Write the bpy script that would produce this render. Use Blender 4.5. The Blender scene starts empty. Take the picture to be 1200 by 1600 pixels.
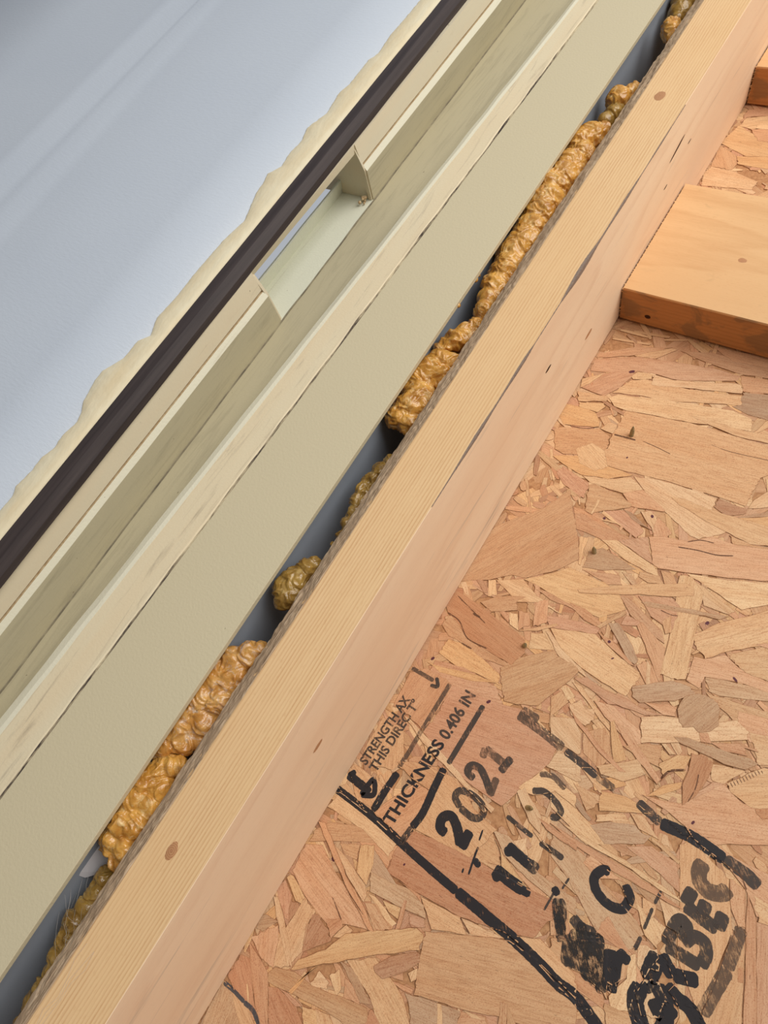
import bpy, bmesh, math, random
from mathutils import Vector, Matrix, noise
from mathutils.bvhtree import BVHTree
random.seed(11)
SC = bpy.context.scene
COL = SC.collection

# ---------------------------------------------------------------- camera
cam_data = bpy.data.cameras.new('camera')
cam = bpy.data.objects.new('camera', cam_data)
COL.objects.link(cam)
cam_data.sensor_fit = 'AUTO'
cam_data.sensor_width = 36.0
cam_data.lens = 977.41 * 36.0 / 1600.0
cam_data.clip_start = 0.01
RIGHT = Vector((0.8106453340533999, 0.2496854863857681, 0.5296331751936939))
DOWN = Vector((0.3986634967728673, 0.42714040571691714, -0.811553134517277))
FWD = Vector((-0.42886076845321447, 0.8690271754624764, 0.24671888778411055))
m = Matrix((RIGHT, -DOWN, -FWD)).transposed().to_4x4()
m.translation = Vector((0.18779, -0.35802, -0.41879))
cam.matrix_world = m
SC.camera = cam

# ---------------------------------------------------------------- light
SC.view_settings.view_transform = 'Standard'
SC.view_settings.look = 'None'
SC.view_settings.gamma = 1.0
SC.view_settings.use_curve_mapping = False
SC.view_settings.exposure = -0.12
world = bpy.data.worlds.new('overcast_sky')
SC.world = world
world.use_nodes = True
wt = world.node_tree
bg = wt.nodes['Background']
tc = wt.nodes.new('ShaderNodeTexCoord')
sp = wt.nodes.new('ShaderNodeSeparateXYZ')
wt.links.new(tc.outputs['Generated'], sp.inputs[0])
mr = wt.nodes.new('ShaderNodeMapRange')
mr.inputs[1].default_value = -1.0
mr.inputs[2].default_value = 1.0
wt.links.new(sp.outputs['Z'], mr.inputs[0])
cr = wt.nodes.new('ShaderNodeValToRGB')
cr.color_ramp.elements[0].position = 0.30
cr.color_ramp.elements[0].color = (0.34, 0.31, 0.28, 1)      # ground
cr.color_ramp.elements[1].position = 1.0
cr.color_ramp.elements[1].color = (0.92, 1.02, 1.18, 1)      # zenith
e = cr.color_ramp.elements.new(0.49)
e.color = (0.46, 0.43, 0.40, 1)
e = cr.color_ramp.elements.new(0.53)
e.color = (0.98, 1.0, 1.03, 1)                                # horizon
wt.links.new(mr.outputs[0], cr.inputs[0])
wt.links.new(cr.outputs[0], bg.inputs[0])
bg.inputs[1].default_value = 0.47
key_data = bpy.data.lights.new('added_area_light', 'AREA')  # added area light for falloff along the wall; no doorway is modelled
key_data.shape = 'RECTANGLE'
key_data.size = 1.3
key_data.size_y = 1.5
key_data.energy = 33.0
key_data.color = (1.0, 0.96, 0.90)
key = bpy.data.objects.new('added_area_light', key_data)
COL.objects.link(key)
key.location = (0.85, -1.35, 0.52)
key.rotation_euler = (Vector((0.0, 0.0, -0.25)) - key.location).to_track_quat('-Z', 'Y').to_euler()

# ---------------------------------------------------------------- helpers
def lin(r, g, b):
    f = lambda c: (c / 255.0 / 12.92) if c <= 10 else ((c / 255.0 + 0.055) / 1.055) ** 2.4
    return (f(r), f(g), f(b), 1.0)

class NT:
    """small wrapper for building node materials"""
    def __init__(self, name, rough=0.6, spec=0.3):
        self.m = bpy.data.materials.new(name)
        self.m.use_nodes = True
        self.t = self.m.node_tree
        self.b = self.t.nodes['Principled BSDF']
        self.b.inputs['Roughness'].default_value = rough
        self.b.inputs['Specular IOR Level'].default_value = spec
    def n(self, typ, **kw):
        x = self.t.nodes.new('ShaderNode' + typ)
        for k, v in kw.items():
            setattr(x, k, v)
        return x
    def l(self, a, b):
        self.t.links.new(a, b)
    def put(self, sock, v):
        if hasattr(v, 'is_output'):
            self.l(v, sock)
        else:
            sock.default_value = v
    def coord(self, kind='Object', scale=(1, 1, 1), rot=(0, 0, 0), add=None):
        c = self.n('TexCoord').outputs[kind]
        if add is not None:
            v = self.n('VectorMath', operation='ADD')
            self.l(c, v.inputs[0]); self.l(add, v.inputs[1])
            c = v.outputs[0]
        mp = self.n('Mapping')
        mp.inputs['Scale'].default_value = scale
        mp.inputs['Rotation'].default_value = rot
        self.l(c, mp.inputs[0])
        return mp.outputs[0]
    def noise(self, vec, scale, detail=3, rough=0.55, dist=0.0):
        x = self.n('TexNoise')
        x.inputs['Scale'].default_value = scale
        x.inputs['Detail'].default_value = detail
        x.inputs['Roughness'].default_value = rough
        x.inputs['Distortion'].default_value = dist
        self.l(vec, x.inputs['Vector'])
        return x.outputs[0]
    def ramp(self, fac, stops):
        x = self.n('ValToRGB')
        cr = x.color_ramp
        while len(cr.elements) < len(stops):
            cr.elements.new(0.5)
        for e, (p, c) in zip(cr.elements, stops):
            e.position = p
            e.color = c if isinstance(c, tuple) else (c, c, c, 1)
        self.l(fac, x.inputs[0])
        return x.outputs[0]
    def mix(self, fac, a, b, mode='MIX'):
        x = self.n('Mix', data_type='RGBA', blend_type=mode)
        self.put(x.inputs[0], fac); self.put(x.inputs[6], a); self.put(x.inputs[7], b)
        return x.outputs[2]
    def math(self, op, a, b=0.0, c=0.0):
        x = self.n('Math', operation=op)
        for s, v in zip(x.inputs, (a, b, c)):
            self.put(s, v)
        return x.outputs[0]
    def sep(self, vec):
        x = self.n('SeparateXYZ')
        self.l(vec, x.inputs[0])
        return x.outputs
    def color(self, v):
        self.put(self.b.inputs['Base Color'], v)
    def bump(self, h, strength=0.3, dist=0.001):
        x = self.n('Bump')
        x.inputs['Strength'].default_value = strength
        x.inputs['Distance'].default_value = dist
        self.l(h, x.inputs['Height'])
        self.l(x.outputs[0], self.b.inputs['Normal'])

class MB:
    def __init__(self):
        self.v = []; self.f = []; self.mi = []
    def add(self, vs, fs, mi=0):
        o = len(self.v)
        self.v += [tuple(p) for p in vs]
        self.f += [tuple(i + o for i in f) for f in fs]
        self.mi += [mi] * len(fs)
    def box(self, x0, x1, y0, y1, z0, z1, mi=0):
        self.add([(x0, y0, z0), (x1, y0, z0), (x1, y1, z0), (x0, y1, z0), (x0, y0, z1), (x1, y0, z1), (x1, y1, z1), (x0, y1, z1)],
                 [(3, 2, 1, 0), (4, 5, 6, 7), (0, 1, 5, 4), (1, 2, 6, 5), (2, 3, 7, 6), (3, 0, 4, 7)], mi)
    def mesh(self, name, mats, smooth=False):
        me = bpy.data.meshes.new(name)
        me.from_pydata(self.v, [], self.f)
        for mt in mats:
            me.materials.append(mt)
        if len(mats) > 1:
            me.polygons.foreach_set('material_index', self.mi)
        if smooth:
            me.polygons.foreach_set('use_smooth', [True] * len(me.polygons))
        me.update()
        return me

def link(name, me, parent=None, loc=None):
    o = bpy.data.objects.new(name, me)
    COL.objects.link(o)
    if loc is not None:
        o.location = loc
    if parent is not None:
        o.parent = parent
    return o

def tag(o, label, cat, group=None, kind=None):
    o['label'] = label
    o['category'] = cat
    if group: o['group'] = group
    if kind: o['kind'] = kind
    return o

def recalc(me):
    bm = bmesh.new(); bm.from_mesh(me)
    bmesh.ops.recalc_face_normals(bm, faces=bm.faces)
    bm.to_mesh(me); bm.free()
    return me

def loft(name, prof, z0, z1, mats, parent=None, n=1, smooth=False, mis=None, jitter=0.0):
    """prismatic bar along Z; profile points are (x at z=0, dx/dz, y); closed and capped"""
    b = MB()
    k = len(prof)
    vs = []
    for i in range(n + 1):
        z = z0 + (z1 - z0) * i / n
        for (x, s, y) in prof:
            j = noise.noise(Vector((x * 90, y * 90, z * 30))) * jitter if jitter else 0.0
            vs.append((x + s * z + j, y + j * 0.4, z))
    b.v = vs
    for i in range(n):
        for q in range(k):
            r = (q + 1) % k
            b.f.append((i * k + q, i * k + r, (i + 1) * k + r, (i + 1) * k + q))
            b.mi.append(mis[q] if mis else 0)
    b.f.append(tuple(range(k))[::-1]); b.mi.append(0)
    b.f.append(tuple(n * k + q for q in range(k))); b.mi.append(0)
    me = b.mesh(name, mats, smooth)
    recalc(me)
    return link(name, me, parent)

def root(name, loc, label, cat, group=None, kind=None):
    o = bpy.data.objects.new(name, None)
    COL.objects.link(o)
    o.location = loc
    o.empty_display_size = 0.02
    return tag(o, label, cat, group, kind)

def adopt(o, par):
    """parent o under par, keeping where it stands"""
    o.parent = par
    o.matrix_parent_inverse = Matrix.Translation(-par.location)
    return o

# ---------------------------------------------------------------- measured data (0.1 mm)
STRANDS=[('T1',[(877,-937),(1034,-909),(1392,-850),(1748,-833),(2219,-809),(2257,-921),(2066,-1130),(2053,-1272),(2055,-1363),(2054,-1414),(1916,-1422),(1709,-1436),(1480,-1449),(1265,-1479),(1070,-1506),(921,-1511),(842,-1491),(842,-1425),(895,-1354),(874,-1258),(877,-1180),(878,-1044)]),
('P2',[(1201,-1518),(1388,-1466),(1709,-1436),(1844,-1440),(1860,-1550),(2037,-1661),(1864,-1830),(1793,-1833),(1585,-1736),(1416,-1664)]),
('B4',[(408,-652),(392,-510),(732,-356),(1105,-283),(1385,-243),(1584,-242),(1591,-298),(1255,-434),(1094,-479),(912,-482),(797,-507),(732,-575),(542,-619)]),
('K2',[(403,-852),(518,-639),(740,-520),(782,-544),(732,-718),(640,-867)]),
('T3',[(782,-616),(885,-564),(1264,-529),(1670,-439),(1697,-531),(1517,-588),(1314,-655),(1105,-723),(902,-748),(692,-805),(732,-718)]),
('P1',[(681,-870),(740,-806),(992,-741),(1317,-663),(1493,-637),(1662,-603),(1821,-628),(1858,-749),(1645,-778),(1392,-850),(1146,-890),(877,-937),(766,-935)]),
('P2',[(944,-540),(946,-489),(1111,-483),(1312,-431),(1588,-328),(1633,-339),(1661,-414),(1471,-467),(1260,-521),(1075,-577),(963,-603)]),
('P1',[(767,-581),(797,-507),(932,-494),(938,-543),(791,-602)]),
('T2',[(693,-340),(960,-153),(1011,-165),(875,-322),(700,-358)]),
('R4',[(1041,-164),(1295,-87),(1965,-51),(1999,-152),(1578,-225),(1298,-207)]),
('R3',[(1271,-24),(1931,51),(1965,-51),(1483,-124)]),
('R3',[(381,-450),(657,-259),(960,-153),(696,-349),(402,-495)]),
('G4',[(1664,-403),(2031,-288),(2139,-571),(1783,-598),(1635,-567),(1694,-523)]),
('R2',[(1584,-242),(2001,-160),(2043,-283),(1667,-392)]),
('T3',[(1357,-780),(1543,-766),(1800,-756),(2181,-695),(2212,-786),(1748,-833),(1547,-811)]),
('B1',[(457,-1306),(626,-1251),(752,-1196),(857,-1237),(897,-1343),(850,-1459),(583,-1561),(493,-1544),(397,-1352)]),
('Y1',[(343,-1073),(515,-1051),(646,-1055),(722,-1131),(748,-1188),(588,-1239),(445,-1281),(359,-1208)]),
('Y1',[(587,-1569),(721,-1517),(836,-1494),(937,-1512),(1192,-1513),(1021,-1630),(802,-1686),(629,-1655),(511,-1613)]),
('K3',[(636,-1670),(744,-1695),(907,-1729),(927,-1882),(823,-1860),(714,-1829),(614,-1755)]),
('P3',[(818,-1688),(1033,-1624),(1186,-1534),(1258,-1563),(1319,-1605),(1188,-1703),(1030,-1716),(914,-1726)]),
('R2',[(1188,-1703),(1319,-1605),(1545,-1705),(1539,-1725),(1299,-1790)]),
('R2',[(887,-1991),(1048,-1948),(1185,-2020),(1405,-2062),(1401,-2148),(1177,-2161),(1001,-2164)]),
('K3',[(1124,-1919),(1250,-1841),(1367,-1878),(1473,-1944),(1448,-2032),(1298,-1981)]),
('P2',[(1380,-1794),(1441,-1756),(1511,-1790),(1552,-1871),(1533,-1906),(1460,-1866)]),
('K1',[(1517,-1787),(1665,-1864),(1643,-1942),(1559,-1968),(1530,-1899)]),
('G4',[(1255,-1838),(1318,-1833),(1390,-1867),(1530,-1916),(1408,-1909),(1343,-1890)]),
('D1',[(1854,-1519),(1855,-1435),(2024,-1437),(2078,-1427),(2069,-1489),(1966,-1557),(1893,-1534)]),
('P2',[(2078,-1427),(2090,-1338),(2281,-995),(2368,-1253)]),
('G2',[(2093,-1486),(2368,-1253),(2394,-1330),(2017,-1556)]),
('Y3',[(2017,-1556),(2394,-1330),(2442,-1473),(2209,-1566)]),
('B3',[(908,-1747),(942,-1721),(1018,-1722),(1183,-1724),(1299,-1773),(1291,-1803),(1079,-1950),(1031,-1991),(981,-1981)]),
('P1',[(1037,-1988),(1032,-1849),(1047,-1816),(1059,-1890),(1053,-1990)]),
('T3',[(1532,-1573),(1618,-1549),(1821,-1553),(1961,-1543),(2447,-1487),(2487,-1607),(2199,-1708),(1976,-1684),(1793,-1650),(1619,-1617)]),
('P3',[(403,-904),(667,-856),(683,-910),(459,-1004)]),
('Y2',[(463,-1012),(671,-935),(700,-963),(660,-1049),(501,-1057)]),
('P3',[(752,-1196),(794,-1100),(874,-1104),(872,-1202)]),
('R2',[(740,-946),(804,-1017),(805,-1037),(741,-965)]),
('R1',[(373,-666),(393,-637),(502,-781),(489,-807)]),
('T3',[(380,-768),(532,-634),(470,-784),(407,-861)]),
('P1',[(659,-1470),(753,-1355),(886,-1388),(976,-1522),(900,-1606),(745,-1587)]),
('R3',[(918,-2038),(1005,-2012),(1162,-2049),(1390,-2046),(1418,-2079),(1244,-2167),(1171,-2157),(994,-2165)]),
('B2',[(273,-3056),(309,-2874),(382,-2446),(483,-2320),(600,-2195),(671,-2100),(792,-1856),(894,-2017),(968,-2112),(1048,-2235),(1128,-2400),(1021,-2566),(828,-2746),(723,-2770),(581,-2892),(376,-3017)]),
('Y2',[(819,-2758),(958,-2638),(1097,-2495),(1233,-2493),(1420,-2493),(1541,-2532),(1619,-2621),(1482,-2769),(1324,-2768),(1163,-2797),(1006,-2760)]),
('R3',[(942,-2786),(1034,-2760),(1206,-2773),(1335,-2762),(1508,-2798),(1452,-2844),(1271,-2797),(1089,-2814)]),
('P3',[(628,-2868),(819,-2758),(986,-2832),(1230,-2879),(1010,-2879),(867,-2957),(736,-2904)]),
('K3',[(1113,-2944),(1194,-2914),(1379,-2856),(1524,-2833),(1515,-2895),(1350,-2959),(1189,-3013)]),
('R2',[(1227,-2762),(1356,-2751),(1508,-2798),(1504,-2844),(1384,-2838),(1304,-2809)]),
('K1',[(994,-2888),(1075,-2814),(1153,-2996),(1068,-3072)]),
('B2',[(606,-3099),(706,-2983),(912,-2879),(863,-2952),(903,-3013),(725,-3126)]),
('P1',[(570,-2899),(628,-2868),(697,-2980),(640,-3026)]),
('D1',[(482,-2945),(561,-2911),(618,-2999),(589,-3015)]),
('P2',[(377,-3033),(412,-2998),(498,-3095),(468,-3096)]),
('P1',[(849,-3059),(916,-3037),(988,-3161),(904,-3149)]),
('R3',[(912,-3016),(995,-2986),(1046,-3070),(985,-3155)]),
('R1',[(782,-3095),(854,-3056),(892,-3140),(823,-3118)]),
('P1',[(1075,-3127),(1169,-3082),(1291,-3164),(1128,-3243)]),
('T2',[(988,-3161),(1103,-3060),(1217,-2960),(1236,-2972),(1118,-3089)]),
('P1',[(1194,-3024),(1371,-2947),(1505,-2901),(1697,-2961),(1900,-3008),(1914,-3067),(1885,-3218),(1698,-3208),(1524,-3186),(1322,-3119)]),
('P2',[(1171,-3059),(1203,-3041),(1322,-3119),(1524,-3186),(1708,-3229),(1693,-3251),(1499,-3214),(1344,-3191)]),
('D2',[(364,-3104),(474,-3108),(601,-3117),(785,-3155),(981,-3173),(1067,-3205),(1107,-3255),(1109,-3311),(1059,-3426),(889,-3423),(666,-3416),(532,-3340),(422,-3308),(337,-3245),(330,-3154)]),
('B2',[(429,-3320),(532,-3340),(666,-3416),(889,-3423),(1059,-3426),(1036,-3461),(831,-3500),(605,-3466),(517,-3470),(424,-3416)]),
('Y1',[(531,-3493),(692,-3461),(1020,-3534),(1061,-3609),(898,-3619),(697,-3649),(522,-3632)]),
('K2',[(526,-3689),(759,-3628),(1046,-3632),(1150,-3722),(857,-3898),(543,-4014)]),
('B3',[(1002,-3488),(1067,-3414),(1081,-3363),(1162,-3281),(1235,-3211),(1302,-3159),(1344,-3191),(1504,-3197),(1524,-3227),(1495,-3313),(1413,-3511),(1379,-3599),(1242,-3667),(1149,-3696),(1083,-3610)]),
('G3',[(1185,-2449),(1169,-2300),(1256,-2224),(1372,-2243),(1557,-2277),(1348,-2394)]),
('P1',[(1048,-2219),(1118,-2191),(1130,-2305),(1168,-2442),(1146,-2438)]),
('R3',[(1194,-2467),(1460,-2381),(1514,-2442),(1420,-2493)]),
('G1',[(1471,-2345),(1560,-2343),(1638,-2406),(1576,-2409)]),
('P1',[(1461,-3401),(1491,-3356),(1601,-3426),(1582,-3464)]),
('K3',[(1515,-3274),(1639,-3242),(1766,-3248),(1885,-3244),(1945,-3247),(1804,-3332),(1664,-3295)]),
('G2',[(1554,-3196),(1663,-3214),(1708,-3229),(1614,-3243)]),
('P1',[(1216,-2166),(1326,-2110),(1532,-2160),(1658,-2186),(1725,-2256),(1627,-2263),(1437,-2240)]),
('K2',[(1326,-2110),(1519,-1981),(1573,-2077),(1642,-2179),(1532,-2160)]),
('T2',[(1586,-2284),(1735,-2250),(1781,-2300),(1674,-2342),(1591,-2327)]),
('K1',[(1524,-1978),(1635,-1922),(1794,-1880),(1944,-1766),(2064,-1765),(2496,-1633),(2575,-1870),(2156,-2042),(1926,-2120),(1699,-2195),(1642,-2179),(1584,-2072)]),
('P1',[(1887,-2141),(2161,-2054),(2577,-1876),(2612,-1982),(2329,-2232),(2092,-2178)]),
('T3',[(1859,-2163),(1956,-2163),(2296,-2264),(2268,-2308),(2099,-2288),(1946,-2198)]),
('T2',[(2040,-1702),(2206,-1708),(2496,-1633),(2098,-1763)]),
('P2',[(2033,-2238),(2268,-2308),(2089,-2322)]),
('P1',[(1851,-2174),(1936,-2144),(2052,-2227),(2088,-2407),(2131,-2605),(2192,-2898),(2107,-2942),(2019,-2953),(1997,-2790),(1952,-2566)]),
('B1',[(1714,-2202),(1806,-2183),(1866,-2255),(1783,-2292)]),
('K2',[(1654,-2471),(1870,-2369),(1944,-2401),(1962,-2476),(1971,-2612),(1800,-2580)]),
('T2',[(1884,-2576),(1923,-2498),(1975,-2623),(1941,-2656)]),
('R4',[(1534,-2529),(1614,-2522),(1780,-2590),(1913,-2644),(1965,-2726),(1854,-2705),(1665,-2640)]),
('R2',[(1736,-2687),(1771,-2653),(1983,-2757),(2015,-2888),(2041,-3006),(1958,-2921)]),
('K3',[(1645,-2651),(1746,-2653),(1741,-2698),(1636,-2742)]),
('T2',[(1488,-2838),(1609,-2627),(1640,-2639),(1517,-2844)]),
('G2',[(1549,-2776),(1620,-2736),(1731,-2816),(1853,-2927),(1848,-2971),(1800,-2971)]),
('R3',[(1520,-2878),(1637,-2884),(1853,-2982),(1809,-2993),(1622,-2934)]),
('R2',[(1862,-2976),(1911,-2894),(1958,-2921),(2046,-3017),(1975,-3072)]),
('P2',[(1901,-2899),(1948,-2927),(1996,-3053),(1975,-3072)]),
('K1',[(2175,-2715),(2237,-2700),(2355,-2599),(2507,-2656),(2830,-2631),(2855,-2704),(2555,-2731),(2380,-2782),(2295,-2818),(2288,-2914),(2194,-2904)]),
('P3',[(2357,-2591),(2712,-2277),(2830,-2631),(2507,-2656)]),
('T3',[(2113,-2560),(2233,-2396),(2624,-2016),(2712,-2277),(2397,-2535),(2246,-2694),(2142,-2632)]),
('K2',[(2491,-2435),(2712,-2277),(2748,-2387)]),
('G1',[(2295,-2818),(2380,-2782),(2555,-2731),(2848,-2683),(2855,-2704),(2424,-2897),(2350,-2903)]),
('G2',[(1895,-3132),(2022,-3017),(2111,-2952),(2238,-2930),(2286,-2966),(2186,-3078),(1988,-3209),(1923,-3195)]),
('T3',[(1235,-2637),(1375,-2539),(1677,-2348),(1928,-2214),(1980,-2223),(1998,-2285),(1868,-2363),(1659,-2454),(1453,-2565),(1257,-2655)]),
('G3',[(1695,-2507),(1733,-2480),(1917,-2423),(2107,-2368),(2272,-2320),(2224,-2374),(2078,-2412),(1911,-2469),(1751,-2521)]),
('K2',[(1517,-3285),(1590,-3227),(1740,-3246),(1897,-3229),(2034,-3236),(2196,-3189),(2049,-3271),(1902,-3300),(1697,-3303)]),
('K1',[(2013,-3189),(2154,-3120),(2215,-3113),(2229,-3177),(2152,-3208)]),
('T2',[(2340,-2921),(2567,-2873),(2889,-2805),(2927,-2918),(2608,-3018),(2404,-2956)]),
('K1',[(2564,-2932),(2900,-2840),(2953,-2996),(2693,-3090),(2584,-3018)]),
('P3',[(2670,-3028),(2934,-2941),(2986,-3094),(2791,-3204)]),
('P1',[(1467,-3392),(1507,-3353),(1586,-3399),(1542,-3455)]),
('T2',[(1429,-3492),(1479,-3416),(1559,-3460),(1494,-3621)]),
('P2',[(1494,-3621),(1643,-3545),(1730,-3610),(1784,-3722),(1773,-3758),(1562,-3757)]),
('B2',[(1735,-3592),(1853,-3491),(1916,-3540),(1987,-3667),(1924,-3762),(1799,-3727)]),
('K1',[(1708,-3357),(1843,-3321),(2072,-3386),(2131,-3521),(2030,-3498),(1821,-3423)]),
('Y2',[(1869,-3438),(1885,-3413),(2009,-3540),(2069,-3615),(2007,-3682),(1931,-3559)]),
('B1',[(2009,-3540),(2107,-3465),(2233,-3401),(2268,-3546),(2150,-3565)]),
('P3',[(2218,-3396),(2248,-3378),(2326,-3413),(2296,-3432)]),
('P3',[(1911,-3763),(2127,-3572),(2217,-3633),(2106,-3758),(1965,-3792)]),
('P2',[(2035,-3301),(2155,-3214),(2304,-3145),(2492,-3060),(2576,-2995),(2670,-3028),(2679,-3084),(2481,-3220),(2104,-3460)]),
('R1',[(2481,-3220),(2659,-3124),(2715,-3184),(2580,-3228)]),
('Y2',[(2259,-3524),(2336,-3407),(2419,-3369),(2415,-3481),(2327,-3536),(2315,-3598)]),
('D1',[(2314,-3625),(2321,-3553),(2371,-3495),(2422,-3469),(2366,-3512),(2330,-3575)]),
('Y1',[(2272,-3760),(2333,-3641),(2431,-3551),(2439,-3600),(2338,-3711)]),
('P3',[(2523,-3359),(2613,-3316),(2738,-3277),(2654,-3423),(2593,-3448)]),
('K2',[(2417,-3547),(2511,-3659),(2654,-3423),(2593,-3448),(2523,-3572)]),
('K1',[(2250,-3767),(2473,-3684),(2654,-3423),(2789,-3479),(3081,-3379),(3135,-3538),(2704,-3824),(2414,-3775)]),
('T3',[(2663,-3417),(2823,-3197),(3000,-3138),(3081,-3379),(2833,-3477),(2711,-3452)]),
('D2',[(2864,-3470),(3064,-3327),(3085,-3389),(2922,-3508)]),
('P2',[(1651,-3934),(1682,-3800),(1831,-3821),(1872,-3907),(1841,-3927),(1720,-3933)]),
('T3',[(1831,-3821),(2004,-3905),(2144,-3842),(2009,-3888),(2005,-3822),(1883,-3788)]),
('Y3',[(2009,-3888),(2164,-3830),(2346,-3845),(2186,-3936),(2052,-4009)]),
('T2',[(1835,-3944),(2009,-3916),(2033,-3968),(1982,-4055)]),
('P3',[(2042,-4043),(2186,-3936),(2280,-3979),(2140,-4032),(2061,-4084)]),
('R1',[(2368,-3870),(2415,-3865),(2440,-3952),(2411,-3971)]),
('T2',[(2225,-3910),(2312,-3880),(2444,-3962),(2398,-3967),(2314,-3971)]),
('P1',[(1694,-4020),(1783,-4033),(2021,-4110),(2208,-4154),(2072,-4245),(1768,-4167)]),
('G4',[(1656,-3945),(1736,-3937),(2036,-4086),(2021,-4110),(1783,-4033),(1694,-4020)]),
('G2',[(2041,-4123),(2140,-4032),(2286,-3963),(2332,-3984),(2398,-3967),(2379,-4037),(2168,-4177)]),
('P2',[(1565,-3472),(1628,-3396),(1681,-3448),(1732,-3409),(1768,-3485),(1730,-3552),(1610,-3536)]),
('R1',[(1573,-3490),(1665,-3532),(1889,-3628),(2102,-3691),(2060,-3712),(1894,-3668),(1665,-3562)]),
('P3',[(1518,-3316),(1585,-3307),(1880,-3461),(1895,-3495),(1848,-3480)]),
('K1',[(1885,-3413),(1995,-3419),(2310,-3615),(2302,-3654),(2080,-3552)]),
('D2',[(2410,-3347),(2482,-3316),(2552,-3340),(2557,-3445),(2532,-3593),(2486,-3688),(2435,-3562),(2434,-3469)]),
('G3',[(2270,-3308),(2352,-3265),(2456,-3249),(2622,-3215),(2729,-3189),(2787,-3193),(2736,-3272),(2611,-3310),(2447,-3317),(2328,-3328)]),
('R1',[(2400,-3200),(2450,-3170),(2495,-3225),(2432,-3250)]),
('G3',[(2220,-3124),(2227,-3018),(2300,-2946),(2395,-2933),(2461,-2979),(2491,-3089),(2457,-3158),(2400,-3200),(2355,-3179),(2297,-3221),(2263,-3199)]),
('R3',[(2644,-3133),(2746,-3111),(2764,-3127),(2667,-3147)]),
('K1',[(2509,-3774),(2843,-3805),(3212,-3770),(3269,-3938),(3082,-4045),(2980,-3941),(2847,-3875),(2619,-3842)]),
('T1',[(2562,-3918),(2623,-3852),(2731,-3892),(2881,-3937),(2950,-4091),(3006,-4213),(3001,-4284),(3003,-4700),(2965,-4684),(2785,-4505),(2664,-4169)]),
('R2',[(2881,-3937),(2980,-3941),(3051,-4135),(3018,-4159),(2950,-4091)]),
('K2',[(3091,-4073),(3293,-4010),(3467,-4528),(3299,-4653)]),
('P3',[(3025,-3945),(3269,-3938),(3293,-4010),(3100,-4067)]),
('T2',[(3001,-4284),(3018,-4159),(3060,-4174),(3237,-4699),(3056,-4835),(3004,-4677)]),
('R1',[(2992,-3944),(3088,-4064),(3299,-4653),(3237,-4699),(3084,-4225)]),
('D2',[(3086,-4357),(3115,-4342),(3139,-4417),(3112,-4426)]),
('K2',[(2289,-4112),(2422,-4023),(2588,-4025),(2660,-4172),(2521,-4145)]),
('T3',[(2401,-3974),(2603,-4003),(2601,-4029),(2409,-3994)]),
('P2',[(2449,-3916),(2481,-3908),(2519,-3971),(2460,-3972)]),
('P1',[(1843,-4209),(2053,-4204),(2324,-4190),(2662,-4206),(2713,-4219),(2557,-4230),(2314,-4222),(2033,-4243)]),
('G1',[(1848,-4273),(2104,-4312),(2303,-4417),(2516,-4463),(2583,-4510),(2542,-4655),(2332,-4663),(2067,-4503),(1902,-4435)]),
('R2',[(2098,-4355),(2114,-4280),(2265,-4306),(2375,-4306),(2282,-4344),(2216,-4389)]),
('T1',[(2375,-4306),(2482,-4330),(2527,-4408),(2448,-4415),(2378,-4365)]),
('R1',[(2332,-4663),(2360,-4542),(2535,-4638),(2559,-4667)]),
('P1',[(2467,-4377),(2541,-4386),(2674,-4400),(2675,-4538),(2583,-4510)]),
('T1',[(2491,-4324),(2583,-4321),(2594,-4373),(2570,-4425),(2519,-4389)]),
('P2',[(2577,-4277),(2732,-4265),(2759,-4387),(2670,-4391)]),
('P2',[(2563,-4571),(2675,-4538),(2702,-4576),(2674,-4720),(2609,-4676)]),
('P1',[(2550,-4673),(2578,-4630),(2632,-4728),(2672,-4922),(2574,-4983),(2538,-4931),(2587,-4783)]),
('B1',[(2424,-4681),(2555,-4658),(2587,-4783),(2533,-4868),(2499,-4870)]),
('R2',[(2170,-4968),(2345,-4923),(2504,-4933),(2552,-5010),(2390,-5016),(2191,-5011)]),
('T2',[(2115,-4858),(2259,-4768),(2424,-4681),(2537,-4954),(2504,-4933),(2345,-4923),(2170,-4968)]),
('T1',[(2536,-4977),(2679,-4938),(2870,-4974),(2621,-5160)]),
('P3',[(2674,-4720),(2750,-4688),(2819,-4748),(2820,-4856),(2733,-4909),(2660,-4820)]),
('R1',[(1812,-4256),(2037,-4253),(2318,-4232),(2561,-4240),(2724,-4247),(2685,-4262),(2462,-4283),(2223,-4296),(1963,-4289)]),
('B2',[(2026,-4682),(2140,-4640),(2201,-4791),(2110,-4849)]),
('R2',[(982,-4982),(831,-5012),(664,-5036),(724,-5125),(993,-5160)]),
('T1',[(1185,-4638),(1339,-4538),(1512,-4534),(1598,-4612),(1650,-4682),(1484,-4742),(1425,-4741),(1338,-4744)]),
('T2',[(1484,-4742),(1650,-4682),(1862,-4694),(1620,-4729)]),
('P2',[(1613,-4535),(1721,-4423),(1762,-4528),(1742,-4620),(1671,-4616)]),
('Y2',[(1555,-4560),(1639,-4611),(1862,-4694),(1676,-4704),(1619,-4624)]),
('G1',[(1501,-4514),(1612,-4482),(1892,-4571),(2152,-4570),(2196,-4662),(2004,-4660),(1838,-4646),(1639,-4611)]),
('P3',[(1731,-4363),(1839,-4385),(1923,-4421),(1803,-4395)]),
('D3',[(1024,-4835),(1185,-4792),(1251,-4775),(1425,-4741),(1620,-4729),(1862,-4694),(2042,-4658),(2093,-4709),(2023,-4928),(1889,-4999),(1572,-5097),(1279,-5145),(993,-5160),(982,-4982)]),
('T1',[(1889,-4999),(2023,-4928),(2061,-4902),(2332,-4944),(2389,-5062),(2124,-5024)]),
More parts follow.
